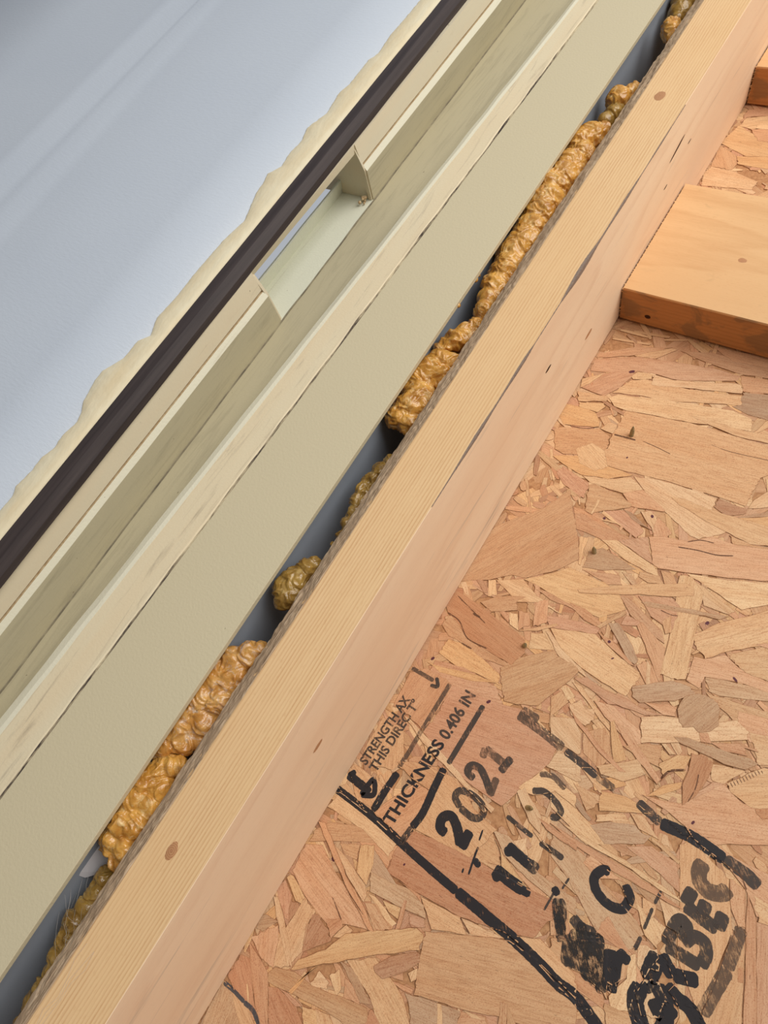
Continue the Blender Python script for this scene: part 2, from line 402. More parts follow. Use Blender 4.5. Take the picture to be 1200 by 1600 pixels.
('B1',[(1415,-5307),(1664,-5158),(1904,-5025),(2069,-5016),(2254,-5058),(2397,-5079),(2485,-5262),(2030,-5427),(1825,-5532),(1534,-5651),(1476,-5488)]),
('T1',[(1282,-5150),(1469,-5117),(1572,-5097),(1659,-5161),(1446,-5273)]),
('P2',[(1580,-5098),(1683,-5069),(1870,-5037),(1683,-5144)]),
('D1',[(1572,-5097),(1653,-5140),(1623,-5136)]),
('G1',[(890,-5223),(1060,-5189),(1225,-5156),(1333,-5185),(1383,-5241),(1212,-5282),(964,-5334)]),
('R1',[(1103,-5159),(1279,-5145),(1317,-5184),(1214,-5163)]),
('P1',[(959,-5351),(1015,-5339),(1232,-5385),(1218,-5433),(1124,-5408)]),
('B2',[(968,-5412),(1050,-5368),(1124,-5408),(1222,-5417),(1140,-5526)]),
('Y2',[(1071,-5327),(1239,-5276),(1231,-5360),(1139,-5359)]),
('K3',[(1261,-5287),(1372,-5249),(1405,-5289),(1327,-5344)]),
('G2',[(1479,-5679),(1695,-5592),(1829,-5541),(1878,-5716),(1671,-5871),(1525,-5705)]),
('R2',[(1829,-5541),(1974,-5468),(2079,-5565),(1878,-5716)]),
('P1',[(1686,-5599),(1712,-5586),(1827,-5754),(1794,-5779)]),
('P3',[(1848,-5527),(1923,-5495),(1965,-5498),(1904,-5531)]),
('B3',[(2058,-5338),(2241,-5445),(2147,-5515)]),
('B2',[(2013,-5349),(2054,-5330),(2147,-5515),(2098,-5552)]),
('R1',[(1362,-5680),(1518,-5627),(1524,-5658),(1464,-5678)]),
('P3',[(1442,-5574),(1481,-5509),(1508,-5574),(1488,-5601)]),
('T3',[(1051,-5767),(1210,-5636),(1351,-5665),(1480,-5704),(1684,-5869),(1511,-5998),(1303,-5841)]),
('D1',[(1226,-5679),(1299,-5559),(1441,-5432),(1481,-5472),(1436,-5565),(1318,-5705),(1258,-5705)]),
('R1',[(1197,-5234),(1221,-5224),(1265,-5400),(1239,-5419)]),
('B2',[(392,-5335),(390,-5240),(451,-5139),(690,-5016),(836,-5000),(839,-5051),(560,-5223)]),
('B1',[(600,-5210),(743,-5129),(771,-5228),(688,-5245)]),
('G2',[(836,-5093),(991,-5144),(1110,-5190),(909,-5226)]),
('Y2',[(743,-5129),(829,-5071),(896,-5183),(924,-5317),(814,-5290)]),
('K1',[(379,-5363),(495,-5293),(668,-5376),(843,-5424),(1002,-5477),(1108,-5524),(933,-5598),(803,-5677),(698,-5663),(584,-5640),(393,-5562)]),
('P2',[(573,-5241),(660,-5250),(908,-5316),(959,-5369),(962,-5418),(762,-5351)]),
('G3',[(343,-5935),(398,-5896),(500,-5876),(441,-5993),(385,-6008)]),
('K1',[(384,-6071),(513,-5893),(575,-5973),(641,-6121),(531,-6128)]),
('K3',[(372,-5734),(382,-5636),(491,-5691),(575,-5824),(531,-5830)]),
('D1',[(493,-5715),(594,-5697),(571,-5839),(520,-5773)]),
('P2',[(584,-5640),(701,-5667),(696,-5789),(758,-5917),(729,-6047),(635,-6114),(563,-5957),(571,-5839)]),
('Y2',[(386,-5619),(424,-5580),(584,-5640),(588,-5688),(532,-5701)]),
('D1',[(689,-5694),(732,-5665),(831,-5694),(899,-5745),(758,-5917),(712,-5790)]),
('R1',[(792,-5660),(879,-5587),(919,-5621),(887,-5729)]),
('P3',[(892,-5713),(933,-5598),(997,-5602),(959,-5678)]),
('D3',[(381,-6357),(384,-6196),(467,-6173),(589,-6303),(705,-6406),(480,-6394)]),
('R1',[(393,-6102),(537,-6135),(622,-6159),(867,-6470),(710,-6413),(517,-6235)]),
('D3',[(670,-6220),(738,-6183),(891,-6177),(1101,-6296),(867,-6470)]),
('P1',[(529,-6311),(536,-6299),(616,-6377),(612,-6392)]),
('G1',[(390,-6650),(375,-6422),(476,-6409),(728,-6574),(453,-6780)]),
('T2',[(385,-6403),(573,-6385),(838,-6492),(718,-6582),(482,-6417)]),
('P2',[(913,-6021),(924,-5930),(1023,-5941),(1035,-5979),(940,-6036)]),
('P1',[(1001,-5910),(1039,-5836),(1114,-5922),(1106,-5973)]),
('R3',[(1096,-5854),(1202,-5858),(1268,-5912),(1150,-5953)]),
('G3',[(1011,-5797),(1103,-5778),(1235,-5822),(1325,-5871),(1262,-5905),(1172,-5857)]),
('Y2',[(942,-6163),(1032,-6119),(1126,-6084),(1262,-6153),(1062,-6324)]),
('P3',[(1026,-6112),(1126,-6084),(1253,-6182),(1149,-6260)]),
('D3',[(1327,-5958),(1347,-5882),(1522,-5959),(1522,-5981),(1403,-6070)]),
('K3',[(738,-6183),(816,-6161),(942,-6163),(902,-6192)]),
('B3',[(622,-6159),(646,-6106),(788,-6040),(935,-6029),(1126,-5959),(1316,-5900),(1345,-5923),(1383,-6062),(1199,-6064),(996,-6112),(816,-6161),(658,-6205)]),
('Y1',[(811,-6154),(831,-6056),(902,-5899),(878,-5951),(863,-6057),(842,-6154)]),
('P2',[(370,-5774),(403,-5751),(543,-5846),(668,-5945),(750,-6032),(713,-6046),(561,-5934)]),
('Y2',[(752,-6048),(761,-5965),(892,-5800),(963,-5640),(1141,-5492),(1356,-5324),(1417,-5330),(1441,-5419),(1260,-5573),(1051,-5767),(886,-5920),(781,-6032)]),
('R2',[(373,-5183),(431,-5158),(573,-5241),(762,-5351),(967,-5426),(1126,-5518),(1082,-5530),(894,-5452),(677,-5344)]),
('R3',[(421,-4178),(398,-3881),(501,-3782),(739,-3779),(751,-3998),(719,-4203),(512,-4160)]),
('Y1',[(475,-3739),(651,-3696),(814,-3640),(1053,-3595),(847,-3697),(608,-3759)]),
('K3',[(747,-3793),(1059,-3740),(1315,-3678),(1640,-3778),(1622,-3942),(1480,-4348),(1252,-4345),(1012,-4308),(919,-4278),(727,-4216),(760,-4012)]),
('T2',[(398,-4584),(390,-4291),(589,-4282),(713,-4477),(675,-4572),(530,-4628)]),
('T1',[(687,-4529),(847,-4411),(1118,-4362),(1321,-4467),(1527,-4496),(1449,-4754),(1226,-4791),(1007,-4822),(1007,-4518)]),
('R2',[(734,-4814),(876,-4551),(1014,-4531),(1026,-4792),(985,-4935),(710,-4898)]),
('B1',[(671,-4504),(853,-4390),(968,-4423),(1001,-4539),(833,-4543)]),
('P2',[(530,-4188),(591,-4188),(860,-4243),(1219,-4349),(1449,-4385),(1437,-4425),(1034,-4346),(768,-4282)]),
('T2',[(365,-4750),(391,-4697),(676,-4695),(694,-4874),(550,-4898)]),
('P3',[(376,-5063),(402,-4923),(726,-4922),(971,-4944),(964,-5079),(704,-5037)]),
('P2',[(1622,-3942),(1646,-3791),(1778,-3794),(1821,-3883),(1685,-3936)]),
('P1',[(1522,-4172),(1616,-3963),(1881,-4008),(1917,-4081),(1747,-4061),(1636,-4165),(1561,-4181)]),
('P2',[(1523,-4205),(1560,-4148),(1748,-4255),(1784,-4358),(1687,-4327)]),
('R1',[(1723,-4271),(2008,-4272),(2031,-4318),(1808,-4311)]),
('Y2',[(354,2531),(439,2837),(596,2743),(1070,2618),(1112,2492),(669,2391),(387,2520)]),
('B1',[(388,2221),(372,2499),(572,2386),(629,2261),(608,2170),(406,2174)]),
('Y1',[(578,2370),(1112,2492),(1194,2246),(639,2263)]),
('P3',[(367,2043),(406,2174),(660,2149),(907,2059),(887,1939),(417,1885)]),
('P1',[(445,2820),(464,2951),(899,3126),(955,2958),(578,2793)]),
('K2',[(437,2873),(431,3074),(871,3210),(905,3109),(469,2970)]),
('R2',[(578,2793),(961,2942),(1070,2618),(689,2639)]),
('P1',[(613,2818),(610,2889),(944,2992),(983,2876),(671,2812)]),
('Y1',[(280,3812),(251,4027),(538,4203),(657,3847)])]
INK=[(6.0,'s',[(368,-4920),(725,-4924),(996,-4950),(1261,-4970),(1477,-4982)]),
(7.5,'s',[(1477,-4982),(1626,-4987),(1768,-4995),(1919,-5002),(2123,-5026),(2264,-5051),(2384,-5052),(2641,-5134),(2828,-5142)]),
(3.5,'f',[(726,-3794),(713,-4223),(709,-4377),(704,-4537)]),
(5.5,'s',[(712,-4568),(700,-4733),(697,-4891)]),
(4.0,'m',[(1030,-3805),(1021,-4035),(1011,-4307)]),
(5.5,'s',[(998,-4351),(1008,-4516),(1022,-4695),(1005,-4821)]),
(4.5,'m',[(1005,-4821),(988,-4956)]),
(7.0,'f',[(1287,-3727),(1479,-3744),(1669,-3772)]),
(5.5,'m',[(1689,-3780),(1827,-3795),(1947,-3818)]),
(5.5,'f',[(1947,-3818),(2079,-3832)]),
(6.5,'m',[(2241,-3823),(2415,-3863)]),
(8.0,'s',[(2415,-3863),(2613,-3836),(2819,-3848)]),
(8.0,'m',[(2819,-3848),(2946,-3857),(3038,-3882)]),
(6.5,'s',[(390,-4788),(573,-4794)]),
(4.0,'s',[(395,-4796),(429,-4736)]),
(4.0,'s',[(557,-4852),(578,-4712),(639,-4794),(557,-4852)]),
(5.0,'s',[(577,-4818),(591,-4767)]),
(3.4,'f',[(393,-3843),(599,-3840)]),
(3.0,'m',[(595,-3883),(649,-3863),(608,-3806)]),
(7.0,'s',[(1235,-4717),(1180,-4708),(1161,-4646),(1206,-4600),(1277,-4636),(1359,-4727)]),
(7.0,'s',[(1372,-4739),(1369,-4607)]),
(5.0,'m',[(1234,-4516),(1168,-4474),(1184,-4414),(1281,-4397),(1376,-4424),(1389,-4489),(1336,-4524),(1234,-4516)]),
(5.5,'m',[(1226,-4293),(1165,-4281),(1162,-4227),(1225,-4209),(1296,-4249),(1376,-4316)]),
(5.0,'f',[(1377,-4332),(1361,-4199)]),
(5.5,'f',[(1207,-4137),(1193,-4062)]),
(6.0,'f',[(1192,-4066),(1372,-4090)]),
(5.5,'m',[(1364,-4150),(1387,-4024)]),
(8.0,'s',[(1691,-4760),(1637,-4721)]),
(8.0,'s',[(1627,-4715),(1748,-4722),(1851,-4719)]),
(7.0,'s',[(1865,-4747),(1857,-4692)]),
(7.0,'s',[(1681,-4590),(1640,-4544)]),
(7.0,'s',[(1632,-4541),(1724,-4554),(1834,-4565)]),
(7.0,'m',[(1837,-4601),(1839,-4523)]),
(3.2,'m',[(1541,-4382),(1638,-4391),(1749,-4400)]),
(4.0,'m',[(1807,-4403),(1902,-4404),(1981,-4405)]),
(4.5,'m',[(1616,-4142),(1686,-4101),(1783,-4117),(1838,-4153),(1828,-4207),(1792,-4215)]),
(4.0,'f',[(1608,-4014),(1690,-3979),(1801,-4007)]),
(1.2,'s',[(1442,-4552),(1453,-4624)]),
(1.4,'s',[(1467,-4663),(1474,-4721),(1495,-4848)]),
(6.0,'s',[(1499,-4775),(1515,-4733)]),
(3.5,'s',[(1444,-4851),(1456,-4849)]),
(6.0,'s',[(2266,-4310),(2221,-4323),(2197,-4398),(2247,-4459),(2338,-4483),(2417,-4453),(2427,-4372),(2373,-4322)]),
(2.0,'m',[(2571,-4230),(2567,-4318)]),
(2.0,'m',[(2565,-4347),(2569,-4484)]),
(2.5,'m',[(2570,-4532),(2566,-4617)]),
(1.4,'m',[(2064,-4488),(2054,-4570)]),
(1.4,'m',[(2020,-4608),(2012,-4745)]),
(5.0,'s',[(2003,-4590),(2048,-4618)]),
(9.5,'f',[(2722,-3929),(2718,-3999),(2748,-4052),(2810,-4069),(2875,-4036),(2895,-3987)]),
(8.0,'m',[(2719,-4221),(2830,-4232),(2925,-4238)]),
(8.0,'m',[(2718,-4216),(2725,-4109)]),
(8.0,'m',[(2818,-4229),(2817,-4129)]),
(8.0,'m',[(2924,-4236),(2922,-4133)]),
(7.5,'m',[(2711,-4489),(2819,-4481),(2914,-4475)]),
(7.5,'m',[(2709,-4485),(2710,-4351),(2734,-4311),(2774,-4329),(2786,-4413)]),
(7.5,'m',[(2790,-4422),(2823,-4353),(2885,-4344),(2919,-4399),(2914,-4475)]),
(11.0,'s',[(2692,-4724),(2692,-4617),(2695,-4558)]),
(8.0,'s',[(2705,-4549),(2772,-4594),(2812,-4612)]),
(8.0,'s',[(2805,-4609),(2870,-4579),(2933,-4550)]),
(10.0,'s',[(2670,-4763),(2672,-4845),(2709,-4905),(2809,-5008)]),
(9.0,'s',[(2748,-4711),(2795,-4743),(2848,-4792),(2898,-4809)]),
(9.0,'s',[(2757,-4783),(2806,-4823),(2857,-4839),(2847,-4970)]),
(8.0,'s',[(2791,-4680),(2866,-4703),(2955,-4713),(3084,-4802),(3115,-4801)]),
(5.0,'s',[(2666,-4754),(2713,-4759),(2729,-4692)]),
(8.0,'f',[(3011,-4694),(3024,-4566),(3044,-4398)]),
(7.0,'f',[(3044,-4398),(3041,-4278),(3034,-4147)]),
(16.0,'b',[(2091,-4760),(2148,-4720)]),
(14.0,'b',[(2054,-4712),(2135,-4668)]),
(13.0,'b',[(2123,-4798),(2179,-4771)]),
(12.0,'b',[(2230,-4735),(2294,-4714)]),
(7.0,'m',[(2176,-4676),(2249,-4697),(2340,-4681)]),
(6.0,'s',[(2298,-4723),(2364,-4694)]),
(18.0,'b',[(2197,-4871),(2302,-4832),(2429,-4782)]),
(16.0,'b',[(2219,-4814),(2319,-4767),(2418,-4720)]),
(16.0,'b',[(2334,-4874),(2418,-4848),(2462,-4828)]),
(12.0,'b',[(2399,-4885),(2477,-4874)]),
(8.0,'b',[(2463,-4895),(2513,-4927)]),
(14.0,'s',[(2479,-4723),(2539,-4727)]),
(16.0,'s',[(2498,-4791),(2550,-4776)]),
(9.0,'s',[(2450,-4698),(2516,-4857),(2527,-4906)]),
(6.0,'s',[(2524,-4692),(2570,-4693)]),
(2.6,'l',[(385,-6403),(480,-6394),(582,-6396)]),
(3.0,'l',[(582,-6396),(683,-6399),(832,-6485)]),
(9.0,'f',[(1430,-3698),(1288,-3694)]),
(2.6,'c',[(888,-1204),(976,-1194),(1071,-1186)]),  # dark grain beside the tallest nail, with the nail's shadow painted in
(1.0,'c',[(1132,-1172),(1254,-1182),(1377,-1200)]),
(0.8,'c',[(1629,-987),(1805,-988),(2258,-924)]),
(1.4,'c',[(459,-1275),(625,-1248),(738,-1183)]),
(1.6,'c',[(1753,-1962),(1885,-1925),(2020,-1900),(2126,-1853)]),
(1.3,'c',[(1797,-1889),(1874,-1835),(1969,-1814)]),
(1.0,'c',[(1840,-2500),(1923,-2498),(1965,-2482)]),
(1.6,'c',[(418,-3303),(537,-3322),(663,-3411),(838,-3408)]),
(3.0,'c',[(601,-3210),(669,-3211)]),
(2.4,'c',[(638,-3470),(734,-3470)]),
(1.2,'c',[(416,-3139),(546,-3179),(725,-3233)]),
(2.6,'c',[(2308,-3605),(2337,-3532),(2417,-3472)]),
(1.2,'c',[(2500,-3454),(2515,-3551),(2507,-3649)]),
(1.4,'c',[(2857,-3871),(2926,-3882),(2984,-3938)]),
(1.2,'c',[(2998,-4218),(3014,-4540),(3004,-4677)]),
(1.2,'c',[(1539,-4557),(1608,-4605),(1650,-4669)]),
(1.6,'c',[(1575,-5101),(1671,-5146)]),
(2.2,'c',[(598,-5311),(631,-5329)]),
(1.0,'c',[(677,-5344),(804,-5412),(1002,-5477)]),
(1.4,'c',[(756,-5522),(885,-5595)]),
(2.6,'p',[(1144,-1973),(1164,-1983)]),
(2.4,'p',[(1470,-1787),(1485,-1811)]),
(2.4,'p',[(1611,-2898),(1627,-2912)]),
(2.4,'p',[(1689,-3005),(1697,-3011)]),
(4.4,'p',[(2465,-2742),(2473,-2728)]),
(3.8,'p',[(2151,-2433),(2172,-2439)]),
(3.0,'p',[(2574,-3749),(2588,-3753)]),
(2.6,'p',[(607,-5318),(634,-5330)]),
(4.0,'p',[(1041,-3755),(1059,-3766)]),
(2.4,'p',[(495,-3708),(507,-3677)]),
(2.8,'p',[(729,-545),(769,-514)]),
(2.2,'p',[(1073,-1373),(1085,-1375)]),
(2.0,'p',[(1077,-5051),(1089,-5053)]),
(0.9,'c',[(2671,-3414),(2695,-3434)]),
(0.9,'c',[(2684,-3396),(2707,-3415)]),
(0.9,'c',[(2696,-3379),(2719,-3398)]),
(0.9,'c',[(2709,-3360),(2732,-3380)]),
(0.9,'c',[(2721,-3342),(2745,-3361)]),
(0.9,'c',[(2734,-3325),(2757,-3344)]),
(0.9,'c',[(2746,-3306),(2769,-3326)]),
(0.9,'c',[(2759,-3288),(2782,-3307)]),
(0.9,'c',[(2771,-3271),(2794,-3290)]),
(0.9,'c',[(2784,-3252),(2807,-3272)]),
(0.9,'c',[(2796,-3234),(2819,-3253)]),
(0.9,'c',[(2808,-3217),(2831,-3237)]),
(0.9,'c',[(2821,-3198),(2988,-3127)])]
INK_TEXT=[('STRENGTH AX',(475,-4659),(514,-4057),(407,-4658),'m'),('THIS DIREC T°',(568,-4659),(596,-4042),(500,-4659),'m'),('THICKNESS',(876,-4896),(919,-4199),(788,-4903),'s'),('0.406 IN',(924,-4169),(942,-3769),(838,-4168),'m')]
FOAM=[('translucent olive foam lump at the top of the gap beside the stud',[(-312,280,2809,105),(-288,280,2631,92),(-328,280,2971,112),(-276,280,2514,55)]),
('small shiny amber foam nub just below the topmost olive lump',[(-229,200,2299,59),(-214,200,2205,59),(-157,200,2137,41)]),
('crumpled amber foam nugget above the long foam mass',[(-272,200,1242,79),(-218,200,1330,57),(-204,200,1403,45)]),
('pale translucent foam bubble tucked under the amber nugget',[(-232,200,1050,67),(-260,200,960,62),(-218,200,1122,51)]),
('long glossy crumpled amber foam mass filling the upper gap',[(-238,200,812,67),(-282,200,744,89),(-352,200,620,100),(-255,200,478,99),(-310,200,351,109),(-271,200,176,114),(-311,200,48,124),(-286,200,-140,128),(-259,200,-286,116),(-266,200,-416,110),(-244,200,-580,109),(-264,200,-696,104),(-248,200,-800,93),(-242,200,-920,92),(-231,200,-1044,91),(-215,200,-1177,76),(-205,200,-1298,65)]),
('thin curled foam tongue above the cut foam block',[(-197,210,-1448,55),(-234,210,-1542,65),(-284,210,-1615,65),(-325,210,-1683,50),(-363,210,-1738,35)]),
('cut foam block with torn pale pits and a smooth brown underside',[(-262,200,-1865,83),(-186,200,-1848,73),(-298,200,-1976,97),(-340,200,-2070,88),(-381,200,-2144,68),(-200,200,-1968,72),(-262,200,-2196,96),(-275,200,-2314,96),(-306,200,-2401,76),(-186,200,-2226,81),(-314,200,-2454,48),(-208,200,-2420,66)]),
('ragged thin foam strip clinging to the stud edge above the ball',[(-158,260,-2634,42),(-182,260,-2740,56),(-211,260,-2836,61),(-232,260,-2928,61),(-229,260,-3019,60),(-223,260,-3113,55),(-210,260,-3209,50),(-200,260,-3299,46),(-197,260,-3387,36),(-201,260,-3471,23)]),
('knobbly olive foam ball alone in the gap',[(-258,200,-3920,92),(-250,200,-3838,88),(-234,200,-3735,66),(-220,200,-3675,44),(-253,200,-3974,61)]),
('large smeared foam mass with greyish skin in the lower gap',[(-194,200,-4333,38),(-235,200,-4414,68),(-302,200,-4492,76),(-358,200,-4553,68),(-338,200,-4648,93),(-234,200,-4587,84),(-342,200,-4784,92),(-218,200,-4748,79),(-344,200,-4907,83),(-233,200,-4896,74),(-346,200,-5020,87),(-368,200,-5138,70),(-274,200,-5067,61),(-385,200,-5226,33),(-199,200,-5002,41)]),
('thick golden foam lump below the smeared mass',[(-233,170,-5205,52),(-286,170,-5278,60),(-324,170,-5367,76),(-222,170,-5346,63),(-316,170,-5483,79),(-212,170,-5459,63),(-298,170,-5621,82),(-211,170,-5585,70),(-277,170,-5728,66),(-177,170,-5718,62),(-177,170,-5803,42),(-323,170,-5799,31)]),
('dull brown foam strip along the stud at the lower left corner',[(-265,300,-5967,55),(-250,300,-6055,63),(-255,300,-6147,62),(-255,300,-6243,70),(-235,300,-6332,69),(-223,300,-6424,53),(-192,300,-6509,53),(-188,300,-6604,60),(-167,300,-6701,67),(-158,300,-6797,66)]),
('tiny amber foam crumb stuck under the frame edge',[(-371,60,-1081,25),(-364,60,-1135,25)]),
('smallest foam speck on the frame edge below the crumb',[(-341,40,-1427,20)])]
RAGGED=[(-2397,1934),(-2314,1579),(-2272,1333),(-2269,1042),(-2275,804),(-2240,530),(-2283,432),(-2269,94),(-2300,-17),(-2250,-293),(-2322,-494),(-2268,-666),(-2285,-818),(-2255,-972),(-2278,-1018),(-2328,-1086),(-2297,-1181),(-2282,-1310),(-2173,-1608),(-2213,-1842),(-2221,-2134),(-2220,-2262),(-2209,-2481),(-2226,-2705),(-2151,-2864),(-2224,-2944),(-2219,-3067),(-2220,-3119),(-2309,-3283),(-2305,-3377),(-2251,-3561),(-2190,-3640),(-2161,-3718),(-2188,-3850),(-2168,-3959),(-2207,-4065),(-2197,-4176),(-2218,-4328),(-2179,-4394),(-2182,-4524),(-2198,-4707),(-2172,-4855)]

# ---------------------------------------------------------------- materials
def wood(name, pale, dark, ring_axis, along, period, face_mix=0.75, warp=0.0022, tint=(200, 140, 100), stains=None, rough=0.62):
    """rings: planes across ring_axis; along: index of the grain axis"""
    w = NT(name, rough, 0.25)
    oc = w.n('TexCoord').outputs['Object']
    x = w.sep(oc)
    sc = [14, 14, 14]; sc[along] = 1.6
    low = w.noise(w.coord('Object', tuple(sc)), 1.0, 2, 0.5)
    sc2 = [60, 60, 60]; sc2[along] = 9.0
    mid = w.noise(w.coord('Object', tuple(sc2)), 1.0, 3, 0.6)
    r = w.math('MULTIPLY_ADD', x[along], 0.010, x[ring_axis])
    other = 3 - ring_axis - along
    r = w.math('MULTIPLY_ADD', x[other], 0.05, r)
    r = w.math('MULTIPLY_ADD', low, warp * 2.6, r)
    r = w.math('MULTIPLY_ADD', mid, warp * 0.55, r)
    t = w.math('FRACT', w.math('MULTIPLY', r, 1.0 / period))
    ring = w.ramp(t, [(0.0, 0.12), (0.35, 0.05), (0.72, 0.62), (0.86, 1.0), (0.97, 0.25), (1.0, 0.12)])
    sc3 = [1500, 1500, 1500]; sc3[along] = 55
    fine = w.noise(w.coord('Object', tuple(sc3)), 1.0, 2, 0.6)
    tick = w.ramp(w.noise(w.coord('Object', tuple(900 if i != along else 240 for i in range(3))), 1.0, 1), [(0.60, 0.0), (0.72, 1.0)])
    sc5 = [110, 110, 110]; sc5[along] = 14
    f = w.math('MULTIPLY', w.math('MULTIPLY', ring, face_mix), w.ramp(w.noise(w.coord('Object', tuple(sc5)), 1.0, 3, 0.6), [(0.3, 0.35), (0.65, 1.15)]))
    f = w.math('MULTIPLY_ADD', w.math('SUBTRACT', fine, 0.5), 0.5, f)
    c = w.mix(w.ramp(f, [(0.0, 0.0), (0.9, 1.0)]), lin(*pale), lin(*dark))
    c = w.mix(w.math('MULTIPLY', tick, 0.22), c, lin(*dark))
    big = w.ramp(w.noise(w.coord('Object', tuple(9 if i != along else 3.0 for i in range(3))), 1.0, 3, 0.6), [(0.38, 0.0), (0.68, 0.55)])
    c = w.mix(big, c, lin(*tint))
    if stains:
        col, sc4, lo, hi, amt = stains
        st = w.ramp(w.noise(w.coord('Object', sc4), 1.0, 4, 0.62, 0.4), [(lo, 0.0), (hi, amt)])
        c = w.mix(st, c, lin(*col))
    w.color(c)
    h = w.math('MULTIPLY_ADD', fine, 0.5, ring)
    w.bump(h, 0.14, 0.0006)
    return w.m

M_stud = wood('stud_softwood', (240, 203, 154), (194, 138, 88), 0, 2, 0.0023, 0.52, 0.0034, tint=(232, 188, 134))
M_studside = wood('stud_flat_grain', (250, 222, 188), (226, 186, 150), 0, 2, 0.0034, 0.40, 0.0060, (240, 200, 162),
                  ((150, 134, 124), (75, 75, 5.5), 0.60, 0.74, 0.5))
M_block = wood('block_softwood', (230, 188, 138), (204, 152, 102), 1, 0, 0.0042, 0.40, 0.0060, (218, 172, 122),
               ((150, 118, 88), (28, 45, 60), 0.64, 0.72, 0.15))
M_blockedge = wood('block_edge_shaded_stained', (203, 146, 90), (160, 104, 60), 1, 0, 0.0042, 0.45, 0.0060, (178, 120, 74),
                   ((132, 104, 76), (22, 34, 60), 0.53, 0.60, 0.6))  # darker copy of the block wood: underside shade in the colour, plus stains

def knot_mat():
    w = NT('knot_wood', 0.55)
    oc = w.coord('Object', (1, 1, 1))
    n_ = w.noise(oc, 500, 2)
    L = w.n('VectorMath', operation='LENGTH'); w.l(oc, L.inputs[0])
    r = w.math('MULTIPLY_ADD', n_, 0.0012, L.outputs['Value'])
    t = w.math('FRACT', w.math('MULTIPLY', r, 900.0))
    w.color(w.mix(t, lin(170, 116, 78), lin(206, 156, 112)))
    return w.m
M_knot = knot_mat()

def plain(name, c, rough=0.6, spec=0.3, var=None, scale=300, bump=0.0, dist=0.0004, metal=0.0):
    w = NT(name, rough, spec)
    n_ = w.noise(w.coord('Object'), scale, 4, 0.6)
    w.color(w.mix(w.ramp(n_, [(0.3, 0.0), (0.7, 1.0)]), lin(*c), lin(*(var or c))))
    w.b.inputs['Metallic'].default_value = metal
    if bump:
        w.bump(n_, bump, dist)
    return w.m
M_crack = plain('crack_dark_resin', (52, 32, 22), 0.8, 0.1, (84, 54, 38), 900)  # dark brown for cracks and the darkest knots

def wane_mat():
    w = NT('weathered_wane', 0.9, 0.1)
    v = w.coord('Object', (900, 900, 60))
    a = w.noise(v, 1.0, 4, 0.65)
    b = w.noise(w.coord('Object', (120, 120, 24)), 1.0, 3, 0.6)
    c = w.ramp(a, [(0.28, lin(120, 96, 74)), (0.5, lin(190, 162, 132)), (0.74, lin(226, 204, 174))])
    w.color(w.mix(w.ramp(b, [(0.4, 0.0), (0.7, 0.5)]), c, lin(164, 138, 112)))
    w.bump(a, 0.6, 0.0012)
    return w.m
M_wane = wane_mat()
M_bruise = plain('grey_bruised_wood', (128, 114, 106), 0.8, 0.1, (160, 138, 120), 700, 0.3, 0.0006)

def paint(name, c, rough=0.45, peel=0.25, dirt=None, warm=None):
    """painted metal with orange-peel relief; dirt = (colour, amount, lo, hi) in long streaks"""
    w = NT(name, rough, 0.35)
    col = lin(*c)
    if warm:
        s = w.ramp(w.noise(w.coord('Object', (60, 60, 5)), 1.0, 4, 0.6), [(0.35, 0.0), (0.7, 0.8)])
        col = w.mix(s, col, lin(*warm))
    if dirt:
        dc, amt, lo, hi = dirt
        s = w.ramp(w.noise(w.coord('Object', (160, 160, 14)), 1.0, 6, 0.68, 0.6), [(lo, 0.0), (hi, amt)])
        col = w.mix(s, col, lin(*dc))
    spk = w.ramp(w.noise(w.coord('Object', (420, 420, 300)), 1.0, 2, 0.5), [(0.77, 0.0), (0.80, 0.75)])
    col = w.mix(spk, col, lin(118, 104, 82))
    w.color(col)
    w.bump(w.noise(w.coord('Object', (1, 1, 1)), 520, 3, 0.5), peel, 0.0007)
    return w.m
M_cream = paint('cream_orange_peel_paint', (212, 199, 166), 0.42, 0.30)
M_caulk = paint('aged_cream_caulk', (232, 217, 184), 0.55, 0.2, ((150, 134, 112), 0.7, 0.54, 0.78), (232, 211, 174))
M_edgelight = paint('pale_edge_highlight', (226, 220, 196), 0.5, 0.3, ((170, 156, 128), 0.5, 0.6, 0.8))  # paler cream: edge highlight put into the colour, with dirt streaks
M_olive = paint('dusty_cream_paint', (192, 182, 152), 0.5, 0.15, ((150, 141, 118), 0.6, 0.5, 0.78))
M_beige = paint('beige_cream_paint', (222, 211, 184), 0.45, 0.18, ((168, 148, 116), 0.45, 0.62, 0.8), (224, 208, 178))
M_pocket = paint('pale_green_white_paint', (226, 226, 206), 0.5, 0.3, ((160, 146, 118), 0.5, 0.58, 0.8))
def dirt_mat():
    w = NT('packed_dirt', 0.9, 0.1)
    a = w.noise(w.coord('Object', (700, 700, 90)), 1.0, 4, 0.7)
    k = w.noise(w.coord('Object', (30, 30, 9)), 1.0, 3, 0.6)
    c = w.ramp(w.math('MULTIPLY_ADD', k, 0.6, w.math('MULTIPLY', a, 0.6)), [(0.50, lin(212, 196, 162)), (0.60, lin(158, 143, 118)), (0.69, lin(72, 64, 60))])
    w.color(c)
    return w.m
M_dirt = dirt_mat()
M_cornerline = plain('grey_corner_line', (112, 104, 90), 0.9, 0.1, (168, 158, 132), 60)
M_brownline = plain('brown_dirt_line', (166, 138, 100), 0.8, 0.15, (196, 176, 140), 300)

